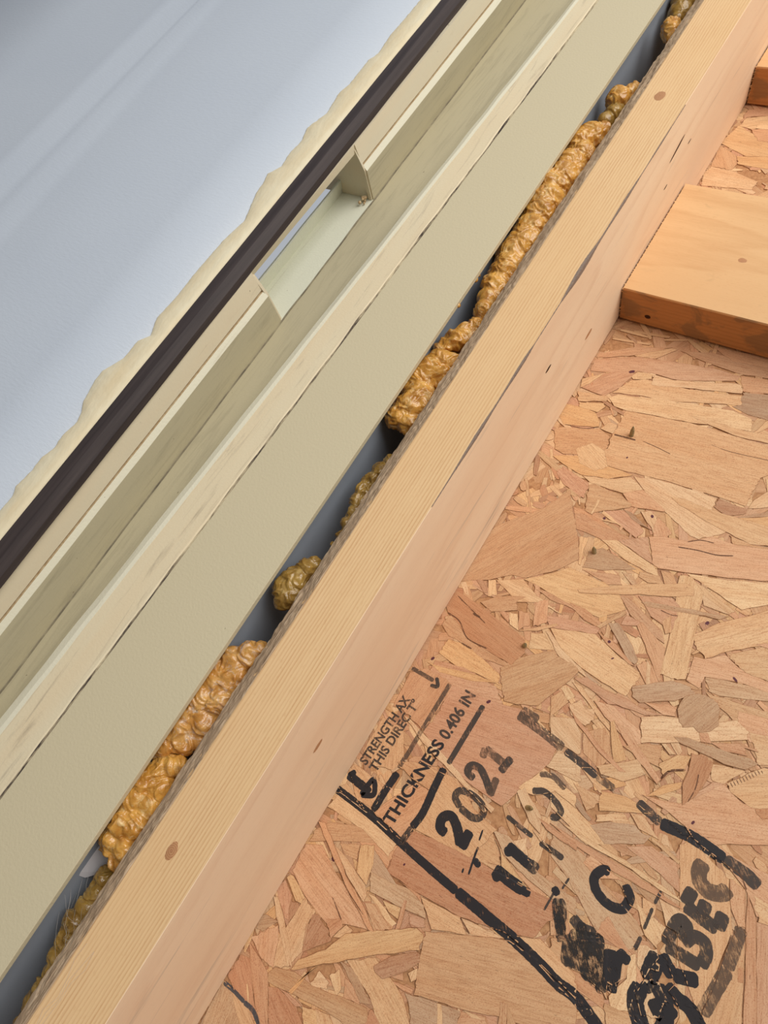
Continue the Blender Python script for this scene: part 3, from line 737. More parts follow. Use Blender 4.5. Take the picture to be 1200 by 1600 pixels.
def door_mat():
    w = NT('blue_white_door_skin', 0.38, 0.4)
    a = w.noise(w.coord('Object', (8, 8, 8)), 1.0, 3)
    w.color(w.mix(a, lin(196, 205, 217), lin(204, 212, 222)))
    w.bump(w.noise(w.coord('Object', (130, 130, 420), rot=(0, 0.5, 0)), 1.0, 4, 0.6), 0.22, 0.0012)
    return w.m
M_door = door_mat()

def sealant_mat():
    w = NT('yellowed_sealant', 0.6, 0.25)
    a = w.noise(w.coord('Object', (90, 90, 20)), 1.0, 4, 0.6)
    w.color(w.ramp(a, [(0.3, lin(236, 226, 196)), (0.7, lin(232, 214, 176))]))
    w.bump(w.noise(w.coord('Object', (300, 300, 140)), 1.0, 3, 0.5), 0.35, 0.0012)
    return w.m
M_seal = sealant_mat()
def rubber_mat():
    w = NT('dark_brown_rubber', 0.5, 0.25)
    a = w.noise(w.coord('Object', (160, 160, 5)), 1.0, 5, 0.65)
    w.color(w.ramp(a, [(0.3, lin(50, 42, 42)), (0.72, lin(76, 66, 64))]))
    w.bump(a, 0.1, 0.0006)
    return w.m
M_rubber = rubber_mat()
M_grey = plain('smooth_grey_sheet', (164, 172, 184), 0.45, 0.4, (156, 164, 176), 6)
M_void = plain('dark_back_of_gap', (70, 64, 58), 0.9, 0.1)

def foam_mat(name, amber, deep, skin, skin_amt):
    w = NT(name, 0.2, 0.6)
    a = w.noise(w.coord('Object'), 70, 4, 0.6, 0.5)
    b = w.noise(w.coord('Object'), 190, 3, 0.6, 0.8)
    c = w.mix(w.ramp(a, [(0.36, 0.0), (0.62, 1.0)]), lin(*deep), lin(*amber))
    c = w.mix(w.ramp(b, [(0.52, 0.0), (0.70, skin_amt)]), c, lin(*skin))
    w.color(c)
    w.b.inputs['Subsurface Weight'].default_value = 0.25
    w.b.inputs['Subsurface Radius'].default_value = (1.0, 0.55, 0.2)
    w.b.inputs['Subsurface Scale'].default_value = 0.003
    w.l(w.ramp(b, [(0.35, 0.12), (0.75, 0.34)]), w.b.inputs['Roughness'])
    w.bump(w.noise(w.coord('Object'), 500, 2, 0.5, 0.8), 0.35, 0.0010)
    return w.m
M_foam = foam_mat('amber_spray_foam', (222, 168, 82), (178, 120, 44), (240, 208, 150), 0.75)
M_foam_olive = foam_mat('olive_spray_foam', (178, 142, 72), (136, 102, 44), (205, 176, 112), 0.45)
M_foam_skin = foam_mat('skinned_spray_foam', (214, 166, 96), (190, 130, 56), (206, 182, 160), 0.9)

def strand_mat(name, attr):
    w = NT(name, 0.66, 0.22)
    if attr:
        at = w.n('Attribute', attribute_name='tint')
        base = at.outputs['Color']
        uv = w.n('UVMap').outputs[0]
        src = uv
        def vec(sc):
            mp = w.n('Mapping'); mp.inputs['Scale'].default_value = sc; w.l(src, mp.inputs[0]); return mp.outputs[0]
    else:
        oi = w.n('ObjectInfo')
        base = oi.outputs['Color']
        cx = w.n('CombineXYZ')
        w.l(oi.outputs['Random'], cx.inputs[0]); w.l(oi.outputs['Random'], cx.inputs[1]); w.l(oi.outputs['Random'], cx.inputs[2])
        def vec(sc):
            return w.coord('Object', sc, add=cx.outputs[0])
    grain = w.noise(vec((70, 1100, 300)), 1.0, 3, 0.62)
    wide = w.noise(vec((10, 90, 40)), 1.0, 3, 0.6)
    speck = w.noise(vec((1100, 1700, 900)), 1.0, 2, 0.6)
    fleck = w.noise(vec((230, 1500, 500)), 1.0, 2, 0.5)
    c = w.mix(w.ramp(wide, [(0.34, 0.0), (0.72, 0.55)]), base, w.mix(1.0, base, (0.86, 0.68, 0.56, 1), 'MULTIPLY'))
    c = w.mix(w.ramp(grain, [(0.34, 0.5), (0.54, 0.0)]), c, w.mix(1.0, c, (0.62, 0.48, 0.40, 1), 'MULTIPLY'))
    c = w.mix(w.ramp(speck, [(0.54, 0.0), (0.70, 0.75)]), c, w.mix(1.0, c, (0.66, 0.42, 0.36, 1), 'MULTIPLY'))
    c = w.mix(w.ramp(speck, [(0.24, 0.45), (0.40, 0.0)]), c, w.mix(0.35, c, (1.0, 0.86, 0.62, 1)))
    c = w.mix(w.ramp(fleck, [(0.70, 0.0), (0.76, 0.75)]), c, lin(104, 68, 48))
    w.color(c)
    w.bump(grain, 0.25, 0.0005)
    return w.m
M_strand = strand_mat('wood_strand', False)
M_bits = strand_mat('wood_strand_bits', True)
M_sedge = plain('resin_dark_strand_edge', (138, 94, 64), 0.8, 0.15, (186, 138, 98), 700)
M_board = plain('pressed_wood_core', (164, 116, 80), 0.8, 0.15, (206, 158, 114), 260, 0.4, 0.001)

def ink_mat(name, c, alpha, hole):
    w = NT(name, 0.6, 0.25)
    w.color(lin(*c))
    v = w.coord('Object', (1, 1, 1), rot=(0, 0.75, 0))
    mp = w.n('Mapping'); mp.inputs['Scale'].default_value = (1500, 400, 210); w.l(v, mp.inputs[0])
    a = w.noise(mp.outputs[0], 1.0, 3, 0.65)
    b = w.noise(v, 130, 4, 0.7)
    s = w.math('MULTIPLY_ADD', b, 0.75, w.math('MULTIPLY', a, 0.55))
    w.l(w.ramp(s, [(hole - 0.13, 0.10), (hole + 0.06, alpha)]), w.b.inputs['Alpha'])
    return w.m
INK_M = {'s': ink_mat('black_ink', (47, 44, 46), 0.95, 0.50), 'm': ink_mat('worn_black_ink', (76, 66, 60), 0.92, 0.58),
         'f': ink_mat('faded_black_ink', (104, 84, 70), 0.78, 0.63), 'b': ink_mat('smeared_black_ink', (54, 50, 48), 0.92, 0.67),
         'c': ink_mat('resin_crack_shade', (112, 76, 54), 0.85, 0.60), 'p': ink_mat('purple_wax_spot', (98, 52, 62), 0.9, 0.45),
         'l': ink_mat('blue_grey_ink', (74, 82, 90), 0.75, 0.56)}
M_nail = plain('dull_brass_nail', (186, 172, 128), 0.35, 0.5, (110, 98, 72), 600, metal=0.3)
M_web = plain('dusty_cobweb', (214, 208, 200), 0.8, 0.2)
M_white = plain('white_plastic', (214, 212, 216), 0.5, 0.3)
M_crumb = plain('cream_brown_crumb', (226, 208, 168), 0.6, 0.3, (158, 112, 62), 320, 0.5, 0.001)

# ---------------------------------------------------------------- sheathing wall: strand board
PAL0 = {'P1': (230, 196, 146), 'P2': (222, 190, 148), 'P3': (216, 180, 134), 'T1': (208, 162, 114), 'T2': (198, 156, 112), 'T3': (212, 172, 124),
       'B1': (194, 146, 102), 'B2': (186, 140, 100), 'B3': (184, 142, 100), 'B4': (186, 138, 108), 'K1': (206, 156, 120), 'K2': (192, 142, 112), 'K3': (184, 130, 104),
       'R1': (192, 134, 98), 'R2': (200, 144, 104), 'R3': (186, 134, 98), 'R4': (170, 124, 92), 'D1': (146, 98, 72), 'D2': (166, 104, 66),
       'D3': (172, 108, 76), 'G1': (186, 156, 122), 'G2': (166, 138, 112), 'G3': (160, 128, 98), 'G4': (138, 110, 88),
       'Y1': (220, 170, 108), 'Y2': (216, 174, 118), 'Y3': (206, 160, 104)}
PAL = {k: tuple(a + (m_ - a) * 0.50 for a, m_ in zip(c, (246, 206, 164))) for k, c in PAL0.items()}
WB = 0.1425                    # plane of the board's core; strands stand proud of it towards the room
wall = link('wall_back', None) if False else None
b = MB(); b.box(-0.05, 0.75, WB, WB + 0.010, -1.0, 0.8)
wall = link('wall_back', b.mesh('wall_back', [M_board]))
tag(wall, 'strand board wall sheathing with black printed stamp behind the stud', 'wall board', kind='structure')

def inside(p, poly):
    r = False
    j = len(poly) - 1
    for i in range(len(poly)):
        (xi, yi), (xj, yj) = poly[i], poly[j]
        if (yi > p[1]) != (yj > p[1]) and p[0] < (xj - xi) * (p[1] - yi) / (yj - yi) + xi:
            r = not r
        j = i
    return r
def cross(a, b, c, d):
    o = lambda p, q, r: (q[0] - p[0]) * (r[1] - p[1]) - (q[1] - p[1]) * (r[0] - p[0])
    return o(a, b, c) * o(a, b, d) < 0 and o(c, d, a) * o(c, d, b) < 0
def overlap(P, Q):
    if max(p[0] for p in P) < min(q[0] for q in Q) or max(q[0] for q in Q) < min(p[0] for p in P): return False
    if max(p[1] for p in P) < min(q[1] for q in Q) or max(q[1] for q in Q) < min(p[1] for p in P): return False
    if any(inside(p, Q) for p in P) or any(inside(q, P) for q in Q): return True
    return any(cross(P[i - 1], P[i], Q[j - 1], Q[j]) for i in range(len(P)) for j in range(len(Q)))

def outline(poly, step, jit, ang):
    out = []
    n = len(poly)
    for i in range(n):
        a = Vector(poly[i]); c = Vector(poly[(i + 1) % n])
        d = c - a
        L = d.length
        if L < 1e-6: continue
        endcut = abs(d.x * math.cos(ang) + d.y * math.sin(ang)) < 0.62 * L and L < 0.03
        k = max(1, min(8, int(L / (0.0018 if endcut else step))))
        nx = Vector((-d.y, d.x)) / L
        for q in range(k):
            p = a + d * (q / k)
            if q:
                p = p + nx * (random.random() - 0.5) * 2 * jit * (2.0 if endcut else 1.0)
            else:
                p = p + Vector((random.random() - 0.5, random.random() - 0.5)) * jit
            out.append(p)
    return out

def area(P):
    return 0.5 * sum(P[i - 1][0] * P[i][1] - P[i][0] * P[i - 1][1] for i in range(len(P)))

def axis(P):
    n = len(P); mx = sum(p[0] for p in P) / n; my = sum(p[1] for p in P) / n
    sxx = sum((p[0] - mx) ** 2 for p in P); syy = sum((p[1] - my) ** 2 for p in P); sxy = sum((p[0] - mx) * (p[1] - my) for p in P)
    return mx, my, 0.5 * math.atan2(2 * sxy, sxx - syy)

def strand_geo(poly, h, depth, inset, drop):
    """flat chip: top face, a small worn bevel and sides; local coordinates, z = towards the room"""
    if area(poly) < 0:
        poly = poly[::-1]
    n = len(poly)
    top = []
    for i in range(n):
        a, p, c = Vector(poly[i - 1]), Vector(poly[i]), Vector(poly[(i + 1) % n])
        e1 = (p - a); e2 = (c - p)
        if e1.length < 1e-7 or e2.length < 1e-7:
            top.append(p); continue
        n1 = Vector((-e1.y, e1.x)).normalized(); n2 = Vector((-e2.y, e2.x)).normalized()
        bis = n1 + n2
        bis = bis / max(0.6, bis.length) if bis.length > 1e-6 else n1
        top.append(p + bis * inset)
    vs = [(p.x, p.y, h) for p in top] + [(p[0], p[1], h - drop) for p in poly] + [(p[0], p[1], h - depth) for p in poly]
    fs = [tuple(range(n))]; mi = [0]
    for i in range(n):
        j = (i + 1) % n
        fs.append((n + i, n + j, j, i)); mi.append(1)
        fs.append((2 * n + i, 2 * n + j, n + j, n + i)); mi.append(1)
    return vs, fs, mi

bvh_v, bvh_f = [], []
def to_bvh(vs, fs):
    o = len(bvh_v)
    bvh_v.extend(vs); bvh_f.extend(tuple(i + o for i in f) for f in fs)

polys = [(c, [(x * 1e-4, z * 1e-4) for x, z in P]) for c, P in STRANDS]
levels = []
for i, (c, P) in enumerate(polys):
    lv = 0
    for j in range(i):
        if levels[j] >= lv and overlap(P, polys[j][1]):
            lv = levels[j] + 1
    levels.append(lv)
STEP = 0.00008
for i, (c, P) in enumerate(polys):
    mx, my, ang = axis(P)
    ca, sa = math.cos(ang), math.sin(ang)
    O = outline(P, 0.0050, 0.00045, ang)
    loc = [((p[0] - mx) * ca + (p[1] - my) * sa, -(p[0] - mx) * sa + (p[1] - my) * ca) for p in O]
    h = 0.0008 + STEP * levels[i]
    vs, fs, mi = strand_geo(loc, h, h + 0.0006, 0.00020, 0.00014)
    me = bpy.data.meshes.new('strand')
    me.from_pydata(vs, [], fs)
    me.materials.append(M_strand); me.materials.append(M_sedge)
    me.polygons.foreach_set('material_index', mi)
    me.update()
    o = link('strand', me, wall)
    M = Matrix(((ca, -sa, 0, mx), (0, 0, -1, WB), (sa, ca, 0, my), (0, 0, 0, 1)))
    o.matrix_world = M
    k = 1.0 + (random.random() - 0.5) * 0.10
    col = lin(*PAL[c])
    o.color = (min(1, col[0] * k), min(1, col[1] * k), min(1, col[2] * k), 1)
    to_bvh([tuple(M @ Vector(v)) for v in vs], fs)

# small chips that fill between the traced ones, far too many to pick apart: one part
def bits(name, n, region, lmin, lmax, wmin, wmax, hmin, hmax, seed):
    rnd = random.Random(seed)
    V, F, MI, UV, TI = [], [], [], [], []
    keys = ['P1', 'P2', 'P3', 'T1', 'T2', 'T3', 'B1', 'B2', 'K1', 'K2', 'R1', 'R2', 'R3', 'D1', 'D3', 'G1', 'G2', 'Y1', 'Y2', 'R4', 'K3']
    x0, x1, z0, z1 = region
    for q in range(n):
        L = rnd.uniform(lmin, lmax); W = rnd.uniform(wmin, wmax)
        cx, cz = rnd.uniform(x0, x1), rnd.uniform(z0, z1)
        ang = rnd.gauss(-0.5, 0.75)
        ca, sa = math.cos(ang), math.sin(ang)
        k1, k2, k3, k4 = (rnd.uniform(0.1, 0.5) for _ in range(4))
        P = [(-L * 0.5, -W * k1), (-L * 0.15, -W * 0.5), (L * 0.3, -W * 0.48), (L * 0.5, -W * k2), (L * 0.5 * rnd.uniform(0.8, 1.1), W * k3), (L * 0.1, W * 0.5), (-L * 0.35, W * 0.45), (-L * 0.5, W * k4)]
        vs, fs, mi = strand_geo(P, 0, 0.0008, 0.00022, 0.00016)
        h = rnd.uniform(hmin, hmax)
        o = len(V)
        V += [(cx + v[0] * ca - v[1] * sa, WB - h - v[2], cz + v[0] * sa + v[1] * ca) for v in vs]
        F += [tuple(i + o for i in f) for f in fs]
        MI += mi
        col = lin(*PAL[rnd.choice(keys)])
        s = rnd.uniform(0.85, 1.05)
        for f in fs:
            for i in f:
                UV += [vs[i][0] + q * 0.37, vs[i][1] + q * 0.11]
                TI += [col[0] * s, col[1] * s, col[2] * s, 1.0]
    me = bpy.data.meshes.new(name)
    me.from_pydata(V, [], F)
    me.materials.append(M_bits); me.materials.append(M_sedge)
    me.polygons.foreach_set('material_index', MI)
    me.uv_layers.new(name='UVMap').data.foreach_set('uv', UV)
    me.color_attributes.new('tint', 'FLOAT_COLOR', 'CORNER').data.foreach_set('color', TI)
    me.update()
    o = link(name, me, wall)
    o['kind'] = 'stuff'
    to_bvh(V, F)
    return o
bits('strand_bits', 3000, (0.02, 0.74, -0.98, 0.78), 0.020, 0.070, 0.006, 0.020, 0.0000, 0.0005, 5)
bits('strand_bits', 4200, (0.03, 0.46, -0.85, 0.60), 0.008, 0.034, 0.002, 0.008, 0.0004, 0.0008, 6)

# ---------------------------------------------------------------- printed stamp, draped over the strands
tree = BVHTree.FromPolygons(bvh_v, bvh_f)
def drape(x, z, lift):
    hit = tree.ray_cast(Vector((x, 0.10, z)), Vector((0, 1, 0)))
    y = hit[0].y if hit[0] is not None else WB
    return (x, min(y, WB) - lift, z)

def catmull(P, step):
    out = []
    n = len(P)
    if n == 2:
        P = [P[0], (P[0] + P[1]) * 0.5, P[1]]; n = 3
    for i in range(n - 1):
        p0 = P[i - 1] if i else P[0] * 2 - P[1]
        p1, p2 = P[i], P[i + 1]
        p3 = P[i + 2] if i + 2 < n else P[-1] * 2 - P[-2]
        k = max(1, int((p2 - p1).length / step))
        for q in range(k):
            t = q / k
            out.append(0.5 * ((2 * p1) + (p2 - p0) * t + (2 * p0 - 5 * p1 + 4 * p2 - p3) * t * t + (3 * p1 - p0 - 3 * p2 + p3) * t ** 3))
    out.append(P[-1])
    return out

def ribbon(name, pts, width, mat, lift, smooth_path=True):
    P = [Vector((x * 1e-4, z * 1e-4)) for x, z in pts]
    C = catmull(P, 0.0010) if (smooth_path and len(P) > 2) else catmull([P[0], P[-1]] if len(P) == 2 else P, 0.0010)
    # rounded ends
    n = len(C)
    arc = [0.0]
    for i in range(1, n):
        arc.append(arc[-1] + (C[i] - C[i - 1]).length)
    tot = max(arc[-1], 1e-6)
    hw = width * 0.5e-3
    r = min(hw * 0.55, tot * 0.3)
    m = max(3, int(width / 0.9))
    V, F = [], []
    for i in range(n):
        d = (C[min(i + 1, n - 1)] - C[max(i - 1, 0)])
        d = d.normalized() if d.length > 1e-9 else Vector((1, 0))
        nx = Vector((-d.y, d.x))
        e = min(arc[i], tot - arc[i])
        w = hw * (1.0 if e >= r else math.sqrt(max(0.0, 1 - (1 - e / r) ** 2)) * 0.45 + 0.55)
        jl = 1 + 0.10 * noise.noise(Vector((C[i].x * 500, C[i].y * 500, 1.0)))
        jr = 1 + 0.10 * noise.noise(Vector((C[i].x * 500, C[i].y * 500, 9.0)))
        for q in range(m + 1):
            t = q / m * 2 - 1
            p = C[i] + nx * w * t * (jl if t < 0 else jr)
            V.append(drape(p.x, p.y, lift))
    for i in range(n - 1):
        for q in range(m):
            a = i * (m + 1) + q
            F.append((a, a + 1, a + m + 2, a + m + 1))
    b = MB(); b.v = V; b.f = F; b.mi = [0] * len(F)
    return link(name, b.mesh(name, [mat]), wall)

for i, (w, k, P) in enumerate(INK):
    big = i >= 13 and w >= 7 and k in 'sm'
    nm = 'printed_border' if i < 13 else ('printed_arrow' if i < 20 else ('ink_smear' if k in 'bl' else ('crack_shade_line' if k == 'c' else ('wax_spot' if k == 'p' else 'printed_figure'))))
    ribbon(nm, P, w * (0.6 if k == 'c' else 1.0), INK_M[k], 0.00010 + 0.00001 * (i % 7), len(P) > 2)

def stamp_text(s, A, B, Cp, k, idx):
    A, B, Cp = (Vector((p[0] * 1e-4, p[1] * 1e-4)) for p in (A, B, Cp))
    cu = bpy.data.curves.new('stamp', 'FONT')
    cu.body = s
    cu.offset = 0.03
    cu.resolution_u = 3
    tmp = bpy.data.objects.new('stamp', cu)
    COL.objects.link(tmp)
    dg = bpy.context.evaluated_depsgraph_get()
    me = bpy.data.meshes.new_from_object(tmp.evaluated_get(dg))
    bpy.data.objects.remove(tmp)
    bm = bmesh.new(); bm.from_mesh(me)
    xs = [v.co.x for v in bm.verts]; ys = [v.co.y for v in bm.verts]
    x0, x1, y0, y1 = min(xs), max(xs), 0.0, 0.69
    nx = int((B - A).length / 0.0014)
    for q in range(1, nx):
        bmesh.ops.bisect_plane(bm, geom=bm.verts[:] + bm.edges[:] + bm.faces[:], plane_co=(x0 + (x1 - x0) * q / nx, 0, 0), plane_no=(1, 0, 0))
    for q in range(1, 6):
        bmesh.ops.bisect_plane(bm, geom=bm.verts[:] + bm.edges[:] + bm.faces[:], plane_co=(0, y1 * q / 6, 0), plane_no=(0, 1, 0))
    bmesh.ops.triangulate(bm, faces=bm.faces[:])
    for v in bm.verts:
        p = A + (B - A) * ((v.co.x - x0) / (x1 - x0)) + (Cp - A) * (v.co.y / y1)
        v.co = drape(p.x, p.y, 0.00020)
    me2 = bpy.data.meshes.new('printed_lettering')
    bm.to_mesh(me2); bm.free()
    me2.materials.append(INK_M[k])
    return link('printed_lettering', me2, wall)
for i, (s, A, B, Cp, k) in enumerate(INK_TEXT):
    stamp_text(s, A, B, Cp, k, i)

# ---------------------------------------------------------------- wall stud
ZB, ZT = -1.0, 0.8
b = MB()
prof = [(0.0, 0.0), (0.0377, 0.0), (0.038, 0.0003), (0.038, 0.14), (-0.0095, 0.14), (-0.0095, 0.006)]
vs = []
for z in (ZB, ZT):
    vs += [(x, y, z) for x, y in prof]
n = len(prof)
b.add(vs, [tuple(range(n)), tuple(range(2 * n - 1, n - 1, -1))])
for i in range(n):
    j = (i + 1) % n
    b.add([vs[i], vs[j], vs[n + j], vs[n + i]], [(0, 1, 2, 3)], 0 if i in (0, 5) else 1)
stud = link('wall_stud', recalc(b.mesh('wall_stud', [M_stud, M_studside])))
tag(stud, 'long pale softwood stud with combed edge grain running diagonally through the middle', 'stud')

b = MB()
nz, nu = 1500, 7
for i in range(nz + 1):
    z = ZB + (ZT - ZB) * i / nz
    for q in range(nu + 1):
        t = q / nu
        x = 0.0012 - 0.0118 * t; y = -0.0002 + 0.0048 * t + 0.002 * t * t
        d = noise.noise(Vector((t * 4, z * 55, 2.0))) * 0.0011 + noise.noise(Vector((t * 9, z * 240, 5.0))) * 0.0006
        edge = noise.noise(Vector((7.0, z * 40, 1.0))) * 0.0009 + noise.noise(Vector((3.0, z * 9, 1.0))) * 0.0012
        if q == 0:
            b.v.append((x - 0.0006 + edge, 0.0008, z))
        else:
            b.v.append((x + edge * (1 - t) - d * 0.75 - 0.0004, y - d * 0.65 - 0.0003, z))
for i in range(nz):
    for q in range(nu):
        a = i * (nu + 1) + q
        b.f.append((a, a + nu + 1, a + nu + 2, a + 1)); b.mi.append(0)
o = link('wane_edge', recalc(b.mesh('wane_edge', [M_wane])), stud)
o['label'] = 'rough grey-brown waney left arris'
# bruised strip on the right arris
b = MB()
nz = 500
for i in range(nz + 1):
    z = -0.30 + 0.40 * i / nz
    k = max(0.0, noise.noise(Vector((1.0, z * 18, 3.0))) + 0.25) * 0.0045 * min(1, (z + 0.30) * 12, (0.10 - z) * 12)
    k += abs(noise.noise(Vector((1.0, z * 300, 7.0)))) * 0.0006
    b.v += [(0.0378 - k * 0.55, -0.00012, z), (0.0381, -0.00012, z), (0.03812, 0.0, z), (0.03812, 0.0003 + k * 1.1, z)]
for i in range(nz):
    for q in range(3):
        a = i * 4 + q
        b.f.append((a, a + 1, a + 5, a + 4)); b.mi.append(0)
o = link('wane_edge', recalc(b.mesh('wane_edge', [M_bruise])), stud)
o['label'] = 'thin grey bruise along the right arris'

def disc(name, parent, c, u, v, ru, rv, mat, seed, dome=0.0003, n=14):
    """small irregular oval patch lying on a face spanned by u, v"""
    c, u, v = Vector(c), Vector(u), Vector(v)
    w = u.cross(v)
    b = MB()
    b.v.append(tuple(w * dome))
    for r in (0.6, 1.0):
        for i in range(n):
            a = 2 * math.pi * i / n
            s = 1 + 0.16 * noise.noise(Vector((math.cos(a) * 1.5, math.sin(a) * 1.5, seed)))
            b.v.append(tuple(u * (ru * r * s * math.cos(a)) + v * (rv * r * s * math.sin(a)) + w * (dome if r < 1 else 0.00006)))
    for i in range(n):
        j = (i + 1) % n
        b.f.append((0, 1 + i, 1 + j)); b.f.append((1 + i, 1 + n + i, 1 + n + j, 1 + j)); b.mi += [0, 0]
    o = link(name, b.mesh(name, [mat], True), parent)
    o.location = c - parent.location
    return o
X, Y, Z = Vector((1, 0, 0)), Vector((0, 1, 0)), Vector((0, 0, 1))
disc('knot', stud, (0.0145, 0, 0.1066), X, Z, 0.0042, 0.0058, M_knot, 1)
disc('knot', stud, (0.0158, 0, -0.5503), X, Z, 0.0030, 0.0052, M_knot, 2)
disc('crack', stud, (0.038, 0.036, 0.098), Y, (Z * 0.985 - Y * 0.17), 0.0016, 0.0150, M_crack, 3, 0.0001)
disc('crack', stud, (0.038, 0.0525, 0.130), Y, Z, 0.0008, 0.0040, M_crack, 4, 0.0001)
disc('crack', stud, (0.038, 0.0617, 0.082), Y, Z, 0.0010, 0.0036, M_crack, 5, 0.0001)
disc('knot', stud, (0.038, 0.0500, -0.140), Y, Z, 0.0016, 0.0046, M_crack, 6, 0.0001)
disc('knot', stud, (0.038, 0.0900, -0.067), Y, Z, 0.0022, 0.0070, M_knot, 7, 0.0001)
disc('knot', stud, (0.038, 0.0528, -0.465), Y, Z, 0.0022, 0.0052, M_knot, 8, 0.0001)

# ---------------------------------------------------------------- blocking between studs
def block(z0, label, seed):
    L = 0.66
    r = root('blocking_board', (0.0395, 0.1395, z0), label, 'board', 'flat blocks against the sheathing')
    b = MB()
    H, D, e = 0.140, 0.0375, 0.0010
    prof = [(-D, e), (-D + e, 0), (0, 0), (0, H), (-D + e, H), (-D, H - e)]     # (y, z)
    n = len(prof)
    vs = [(0, y, z) for y, z in prof] + [(L, y, z) for y, z in prof]
    b.add(vs, [tuple(range(n - 1, -1, -1)), tuple(range(n, 2 * n))], 1)
    for i in range(n):
        j = (i + 1) % n
        b.add([vs[i], vs[j], vs[n + j], vs[n + i]], [(0, 1, 2, 3)], 1 if i in (0, 1) else 0)
    link('board', recalc(b.mesh('board', [M_block, M_blockedge])), r)
    # torn fibres of the saw cut, in the gap to the stud
    rnd = random.Random(seed)
    b = MB()
    def tooth(p, d, w, l):
        p, d, w = Vector(p), Vector(d), Vector(w)
        q = d.cross(w).normalized() * 0.0004
        b.add([p - w, p + w, p + q, p + d * l], [(0, 1, 3), (1, 2, 3), (2, 0, 3), (0, 2, 1)])
    z = 0.0
    while z < H:
        l = rnd.uniform(0.0006, 0.0018)
        tooth((0.0003, -D + 0.0002, z), (-1, rnd.uniform(-0.1, 0.3), rnd.uniform(-0.3, 0.3)), (0, 0, rnd.uniform(0.0006, 0.0014)), l)
        z += rnd.uniform(0.0018, 0.0042)
    for q in range(16):
        y = -D + (D - 0.003) * q / 15
        tooth((0.0006, y, 0.0006), (-0.8 + rnd.uniform(-0.2, 0.2), rnd.uniform(-0.5, 0.5), -rnd.uniform(0.2, 1.0)), (0, rnd.uniform(0.0004, 0.0010), 0), rnd.uniform(0.001, 0.004))
    o = link('torn_fibers', b.mesh('torn_fibers', [M_block]), r)
    o['kind'] = 'stuff'
    return r
blk = block(0.0, 'wide pale flat blocking board with torn left end and shaded lower edge, right of stud', 3)
o = disc('knot', blk, (0.1195, 0.102, 0.061), X, Z, 0.0035, 0.0027, M_knot, 9, 0.0002)
o = disc('knot', blk, (0.0652, 0.1290, 0.0), X, -Y, 0.0030, 0.0022, M_crack, 10, 0.0001)
block(0.3154, 'second blocking board of which only a corner shows at the top right edge', 4)

# ---------------------------------------------------------------- door frame
frame = root('trim_1', (-0.10, 0.02, ZB), 'cream painted door frame with rebate, stop and open strike slot left of gap', 'door frame', kind='structure')
def fpart(name, prof, z0, z1, mats, **kw):
    return adopt(loft(name, prof, z0, z1, mats, None, **kw), frame)
fpart('casing_face', [(-0.0343, -0.0055, 0.0004), (-0.0346, -0.0055, 0.0), (-0.0967, 0.0116, 0.0), (-0.0972, 0.0116, 0.0006), (-0.0972, 0.0116, 0.004), (-0.0343, -0.0055, 0.004)], ZB, ZT, [M_cream])
o = fpart('grey_side', [(-0.044, -0.0055, 0.0041), (-0.044, -0.0055, 0.1385), (-0.060, -0.0055, 0.1385), (-0.060, -0.0055, 0.0041)], ZB, ZT, [M_grey])
o['label'] = 'smooth blue-grey side facing the gap'
fpart('dark_line', [(-0.0970, 0.0116, 0.0008), (-0.0988, 0.0116, 0.0004), (-0.0988, 0.0116, 0.004), (-0.0970, 0.0116, 0.004)], ZB, ZT, [M_dirt], n=600, jitter=0.0011)
fpart('caulk_strip', [(-0.0984, 0.0116, 0.0008), (-0.1000, 0.0116, 0.0), (-0.1200, 0.028, 0.0004), (-0.1200, 0.028, 0.010), (-0.0984, 0.0116, 0.010)], ZB, ZT, [M_caulk], n=400, jitter=0.0006)
fpart('arris_highlight', [(-0.1199, 0.028, 0.0003), (-0.1225, 0.029, -0.0004), (-0.1270, 0.032, 0.0012), (-0.1272, 0.032, 0.0199), (-0.1199, 0.028, 0.0199)], ZB, ZT, [M_edgelight], n=300, jitter=0.0005)  # rounded arris, its bright line painted in
fpart('rebate_floor', [(-0.10, 0.02, 0.02), (-0.190, -0.0117, 0.02), (-0.190, -0.0117, 0.024), (-0.10, 0.02, 0.024)], ZB, ZT, [M_olive])
fpart('dark_line', [(-0.1832, -0.0117, 0.0194), (-0.1846, -0.0117, 0.0194), (-0.1846, -0.0117, 0.0206), (-0.1832, -0.0117, 0.0206)], ZB, ZT, [M_cornerline], n=300, jitter=0.0006)  # thin grey line in the inner corner of floor and stop
STOP = [(-0.1868, -0.004, -0.0342), (-0.1850, -0.003, -0.0165), (-0.1862, -0.003, -0.0155), (-0.1846, -0.003, -0.0148), (-0.1815, -0.0022, -0.0103),
        (-0.1844, -0.0117, 0.0199), (-0.258, 0, 0.0199), (-0.258, 0, -0.0342)]
SM = [0, 1, 1, 2, 3, 0, 0, 0]
for z0, z1 in ((-0.046, ZT), (ZB, -0.198)):
    fpart('door_stop', STOP, z0, z1, [M_beige, M_brownline, M_edgelight, M_olive], n=200, mis=SM, jitter=0.0003)
fpart('slot_rim', [(-0.1872, -0.004, -0.0342), (-0.1868, 0.02, -0.0268), (-0.1900, 0.02, -0.0262), (-0.1950, 0.02, -0.0275), (-0.1950, -0.004, -0.0342)], -0.2, -0.044, [M_beige], n=20)
fpart('slot_floor', [(-0.1846, -0.0117, 0.0195), (-0.2210, 0, 0.0195), (-0.2210, 0, 0.0225), (-0.1846, -0.0117, 0.0225)], -0.2, -0.044, [M_pocket])
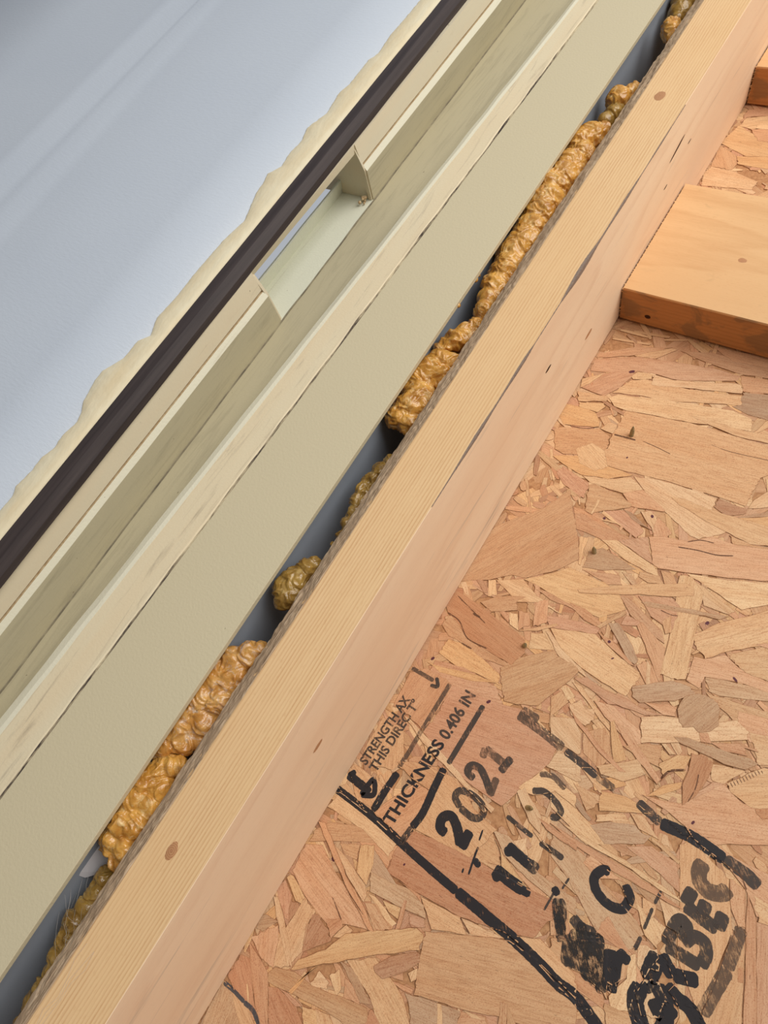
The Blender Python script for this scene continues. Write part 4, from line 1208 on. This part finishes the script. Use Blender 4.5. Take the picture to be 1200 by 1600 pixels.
fpart('slot_wall', [(-0.2207, 0, 0.0195), (-0.2172, 0, 0.0065), (-0.2180, 0, 0.0057), (-0.2204, 0, 0.0062), (-0.2236, 0, 0.0225), (-0.2207, 0, 0.0225)], -0.2, -0.044, [M_pocket], n=30, jitter=0.0004)
# thin metal cheeks at both ends of the slot
for z0, z1 in ((-0.0475, -0.0455), (-0.1985, -0.1960)):
    k = 1 if z0 < -0.1 else 0
    fpart('slot_cheek', [(-0.1872, -0.004, -0.0300), (-0.1830, -0.003, -0.0110), (-0.1856, -0.0117, 0.0196), (-0.1890, -0.0117, 0.0196), (-0.1850, -0.003, -0.0105), (-0.1900, -0.004, -0.0300)], z0, z1, [M_beige])

# ---------------------------------------------------------------- door leaf
door = root('door_1', (-0.60, 0.0, ZB), 'blue-white door leaf with soft embossed crease at upper left', 'door', kind='structure')
GL = (-0.2034, -0.0109); GR = (-0.1890, -0.0147)
c1, s1, c2, s2 = -0.5340, 0.0172, -0.4910, -0.0558
F0 = -0.045
front = [(GL[0], GL[1], F0), (-0.30, -0.02, F0), (-0.40, -0.03, F0), (c2 + 0.060, s2, F0 + 0.0004), (c2 + 0.024, s2, F0 + 0.0022), (c2 + 0.006, s2, F0 + 0.0028), (c2 - 0.010, s2, F0 - 0.0004),
         ((c1 + c2) / 2, (s1 + s2) / 2, F0 + 0.0012), (c1 + 0.012, s1, F0 + 0.0022), (c1 - 0.008, s1, F0 - 0.0040), (c1 - 0.030, s1, F0 - 0.0024), (c1 - 0.05, s1, F0), (-0.70, 0, F0), (-1.1, 0, F0)]
back = [(-1.1, 0, 0.0), (-0.268, 0, 0.0), (-0.268, 0, -0.0345), (GL[0], GL[1], -0.0345)]
o = adopt(loft('door_leaf', front + back, ZB, ZT, [M_door], None, 40, True), door)
for p in o.data.polygons:
    if p.normal.y > -0.8: p.use_smooth = False
o = adopt(loft('rubber_seal', [(GL[0], GL[1], F0 + 0.0002), (GL[0] + 0.0006, GL[1], F0 - 0.0010), (GR[0] - 0.0050, GR[1], F0 - 0.0006), (GR[0] - 0.0034, GR[1], F0 + 0.0004), (GR[0], GR[1], -0.0400), (GR[0] + 0.0002, GR[1], -0.0346), (GL[0], GL[1], -0.0346)], ZB, ZT, [M_rubber], None, 60, False, None, 0.0003), door)
o['label'] = 'dark brown rubber seal'
# yellowed sealant with a ragged left edge
R_ = [(x * 1e-4, z * 1e-4) for x, z in RAGGED]
R_.sort(key=lambda p: p[1])
zz = []
z = ZB
rg = []
zlo, zhi = R_[0][1], R_[-1][1]
i = 0
while z <= ZT:
    if zlo <= z <= zhi:
        while i < len(R_) - 2 and R_[i + 1][1] < z: i += 1
        (xa, za), (xb, zb) = R_[i], R_[i + 1]
        x = xa + (xb - xa) * max(0, min(1, (z - za) / max(1e-6, zb - za)))
    else:
        x = (R_[0][0] if z < zlo else R_[-1][0]) + noise.noise(Vector((z * 40, 2, 2))) * 0.004
    rg.append((x, z)); z += 0.0016
b = MB()
for x, z in rg:
    x += noise.noise(Vector((z * 260, 4, 2))) * 0.0007
    g = GL[0] + GL[1] * z
    for t, y in ((0, F0 + 0.0004), (0.0006, F0 - 0.0006), (0.0022, F0 - 0.0014)):
        b.v.append((x + t, y, z))
    for t, y in ((0.40, -0.0021), (0.75, -0.0020), (0.95, -0.0012), (1.0, 0.0004)):
        b.v.append((x + 0.0022 + (g - x - 0.0022) * t, F0 + y + noise.noise(Vector((z * 90, t * 3, 5))) * 0.0004, z))
for i in range(len(rg) - 1):
    for q in range(6):
        a = i * 7 + q
        b.f.append((a, a + 1, a + 8, a + 7)); b.mi.append(0)
o = adopt(link('sealant_band', recalc(b.mesh('sealant_band', [M_seal], True))), door)
o['label'] = 'yellowed cream band with ragged left edge'

# ---------------------------------------------------------------- spray foam
def lump(name, spheres, mat, voxel, amp, seed, smooth=14):
    bm = bmesh.new()
    for (x, y, z, r) in spheres:
        bmesh.ops.create_icosphere(bm, subdivisions=3, radius=r, matrix=Matrix.Translation((x, y, z)))
    me = bpy.data.meshes.new('tmp'); bm.to_mesh(me); bm.free()
    t = bpy.data.objects.new('tmp', me); COL.objects.link(t)
    md = t.modifiers.new('r', 'REMESH'); md.mode = 'VOXEL'; md.voxel_size = voxel
    ms = t.modifiers.new('s', 'SMOOTH'); ms.factor = 0.6; ms.iterations = smooth
    dg = bpy.context.evaluated_depsgraph_get()
    me2 = bpy.data.meshes.new_from_object(t.evaluated_get(dg))
    bpy.data.objects.remove(t)
    me2.name = name
    c = Vector((0, 0, 0))
    for v in me2.vertices: c += v.co
    c /= max(1, len(me2.vertices))
    s = Vector((seed * 3.1, seed * 1.7, seed))
    co = [v.co.copy() for v in me2.vertices]
    no = [v.normal.copy() for v in me2.vertices]
    for v, p, nn in zip(me2.vertices, co, no):
        wp = Vector((noise.noise(p * 90 + s), noise.noise(p * 90 - s), noise.noise(p * 90 + s * 2))) * 0.008
        a = noise.noise(p * 95 + s)
        q = p + wp
        r1 = 1 - abs(noise.noise(Vector((q.x * 80, q.y * 80, q.z * 150)) + s * 2)) * 2.4
        r2 = 1 - abs(noise.noise(q * 240 + s * 3)) * 2.2
        d = amp * (0.9 * a + 0.6 * max(-0.35, r1) + 0.30 * r2) - amp * 0.35
        v.co = p + nn * d - c
    me2.materials.clear(); me2.materials.append(mat)
    me2.polygons.foreach_set('use_smooth', [True] * len(me2.polygons))
    me2.update()
    return link(name, me2, None, c)

for i, (lab, sp_) in enumerate(FOAM):
    k = 1.0 if i >= 12 else (1.25 if i in (0, 3, 7, 8, 11) else 1.40)
    S_ = [(x * 1e-4, y * 1e-4, z * 1e-4, r * k * 1e-4) for x, y, z, r in sp_]
    mat = M_foam_olive if i in (0, 3, 7, 8, 11) else (M_foam_skin if i == 9 else M_foam)
    small = i >= 12
    o = lump('spray_foam', S_, mat, 0.0004 if small else 0.0006, 0.0006 if small else (0.0011 if i in (0, 3) else 0.0022), i + 1, 2 if small else 16)
    tag(o, lab, 'spray foam', 'spray foam in the gap')

# ---------------------------------------------------------------- small details
def nail(base, length, tilt, label, rad=0.0016):
    b = MB()
    n = 10
    rings = [(-0.004, rad), (length * 0.45, rad), (length * 0.85, rad * 0.45), (length, rad * 0.08)]
    for h, r in rings:
        for i in range(n):
            a = 2 * math.pi * i / n
            b.v.append((r * math.cos(a) + tilt[0] * h, -h, r * math.sin(a) + tilt[1] * h))
    for k in range(len(rings) - 1):
        for i in range(n):
            j = (i + 1) % n
            b.f.append((k * n + i, k * n + j, (k + 1) * n + j, (k + 1) * n + i)); b.mi.append(0)
    b.f.append(tuple(3 * n + i for i in range(n))); b.mi.append(0)
    o = link('nail', recalc(b.mesh('nail', [M_nail], True)), None, base)
    return tag(o, label, 'nail', 'nail points through the board')
nail((0.1041 - 0.002, 0.1412, -0.1155), 0.0125, (0.0, 0.1), 'tallest nail point, brassy, in the big tan strand under the block', 0.0019)
nail((0.1212, 0.1412, -0.2290), 0.0085, (-0.15, 0.1), 'dark nail point below the tallest one, beside a grey-brown triangular chip', 0.0018)
nail((0.1085, 0.1412, -0.3245), 0.0055, (0.1, 0.15), 'stubby nail point at the end of the red knotty strand', 0.0018)
nail((0.1637, 0.1412, -0.4255), 0.0065, (0.6, 0.2), 'bright bent nail point inside the printed black stamp', 0.0018)

def crumbs(name, c, n, r, mat, label, seed):
    rnd = random.Random(seed)
    S_ = [(c[0] + rnd.gauss(0, r), c[1] + rnd.gauss(0, r), c[2] + rnd.gauss(0, r), r * rnd.uniform(0.5, 1.0)) for _ in range(n)]
    o = lump(name, S_, mat, r * 0.3, r * 0.25, seed, 1)
    return tag(o, label, 'crumb')
crumbs('foam_crumb', (-0.1900, 0.0150, -0.0530), 7, 0.0020, M_crumb, 'cream and brown crumb in the upper corner of the strike slot', 21)
crumbs('foam_crumb', (-0.1885, 0.0140, -0.2010), 6, 0.0016, M_crumb, 'yellowish crumb at the lower end of the strike slot', 22)
crumbs('foam_crumb', (-0.1865, 0.0185, -0.2632), 2, 0.0011, M_crumb, 'tiny pale speck in the rebate below the strike slot', 23)

# small white flap in the lower gap
b = MB()
P = [(-0.0435, 0.018, -0.604), (-0.0435, 0.020, -0.583), (-0.040, 0.030, -0.580), (-0.036, 0.040, -0.590), (-0.036, 0.041, -0.600), (-0.040, 0.030, -0.606)]
Q = [(x + 0.0008, y + 0.001, z) for x, y, z in P]
b.add(P + Q, [tuple(range(6)), tuple(range(11, 5, -1))] + [(i, (i + 1) % 6, 6 + (i + 1) % 6, 6 + i) for i in range(6)])
o = link('plastic_flap', recalc(b.mesh('plastic_flap', [M_white])))
tag(o, 'small whitish plastic flap in the gap beside the golden foam lump', 'flap')

# cobweb threads
def thread(b, pts, r):
    n = 4
    for a, c in zip(pts[:-1], pts[1:]):
        a, c = Vector(a), Vector(c)
        d = (c - a).normalized()
        u = d.orthogonal().normalized(); v = d.cross(u)
        vs = [p + (u * math.cos(t) + v * math.sin(t)) * r for p in (a, c) for t in (0, 1.57, 3.14, 4.71)]
        b.add(vs, [(i, (i + 1) % n, n + (i + 1) % n, n + i) for i in range(n)])
rnd = random.Random(8)
b = MB()
for q in range(7):
    a = Vector((-0.003, 0.004, -0.605 - rnd.random() * 0.03)); c = Vector((-0.040, 0.02 + rnd.random() * 0.015, -0.600 - rnd.random() * 0.03))
    pts = []
    for k in range(9):
        t = k / 8
        p = a.lerp(c, t); p.z -= math.sin(t * math.pi) * 0.006; p += Vector((rnd.gauss(0, 0.0006), rnd.gauss(0, 0.0006), rnd.gauss(0, 0.0006)))
        pts.append(p)
    thread(b, pts, 0.00005)
for q in range(3):
    x0 = 0.004 + rnd.random() * 0.006
    pts = [Vector((x0 + rnd.gauss(0, 0.0012), -0.0003, -0.612 - k * 0.009)) for k in range(6)]
    thread(b, pts, 0.00005)
o = link('cobweb', b.mesh('cobweb', [M_web]))
tag(o, 'thin whitish cobweb threads from gap to stud at lower left', 'cobweb')
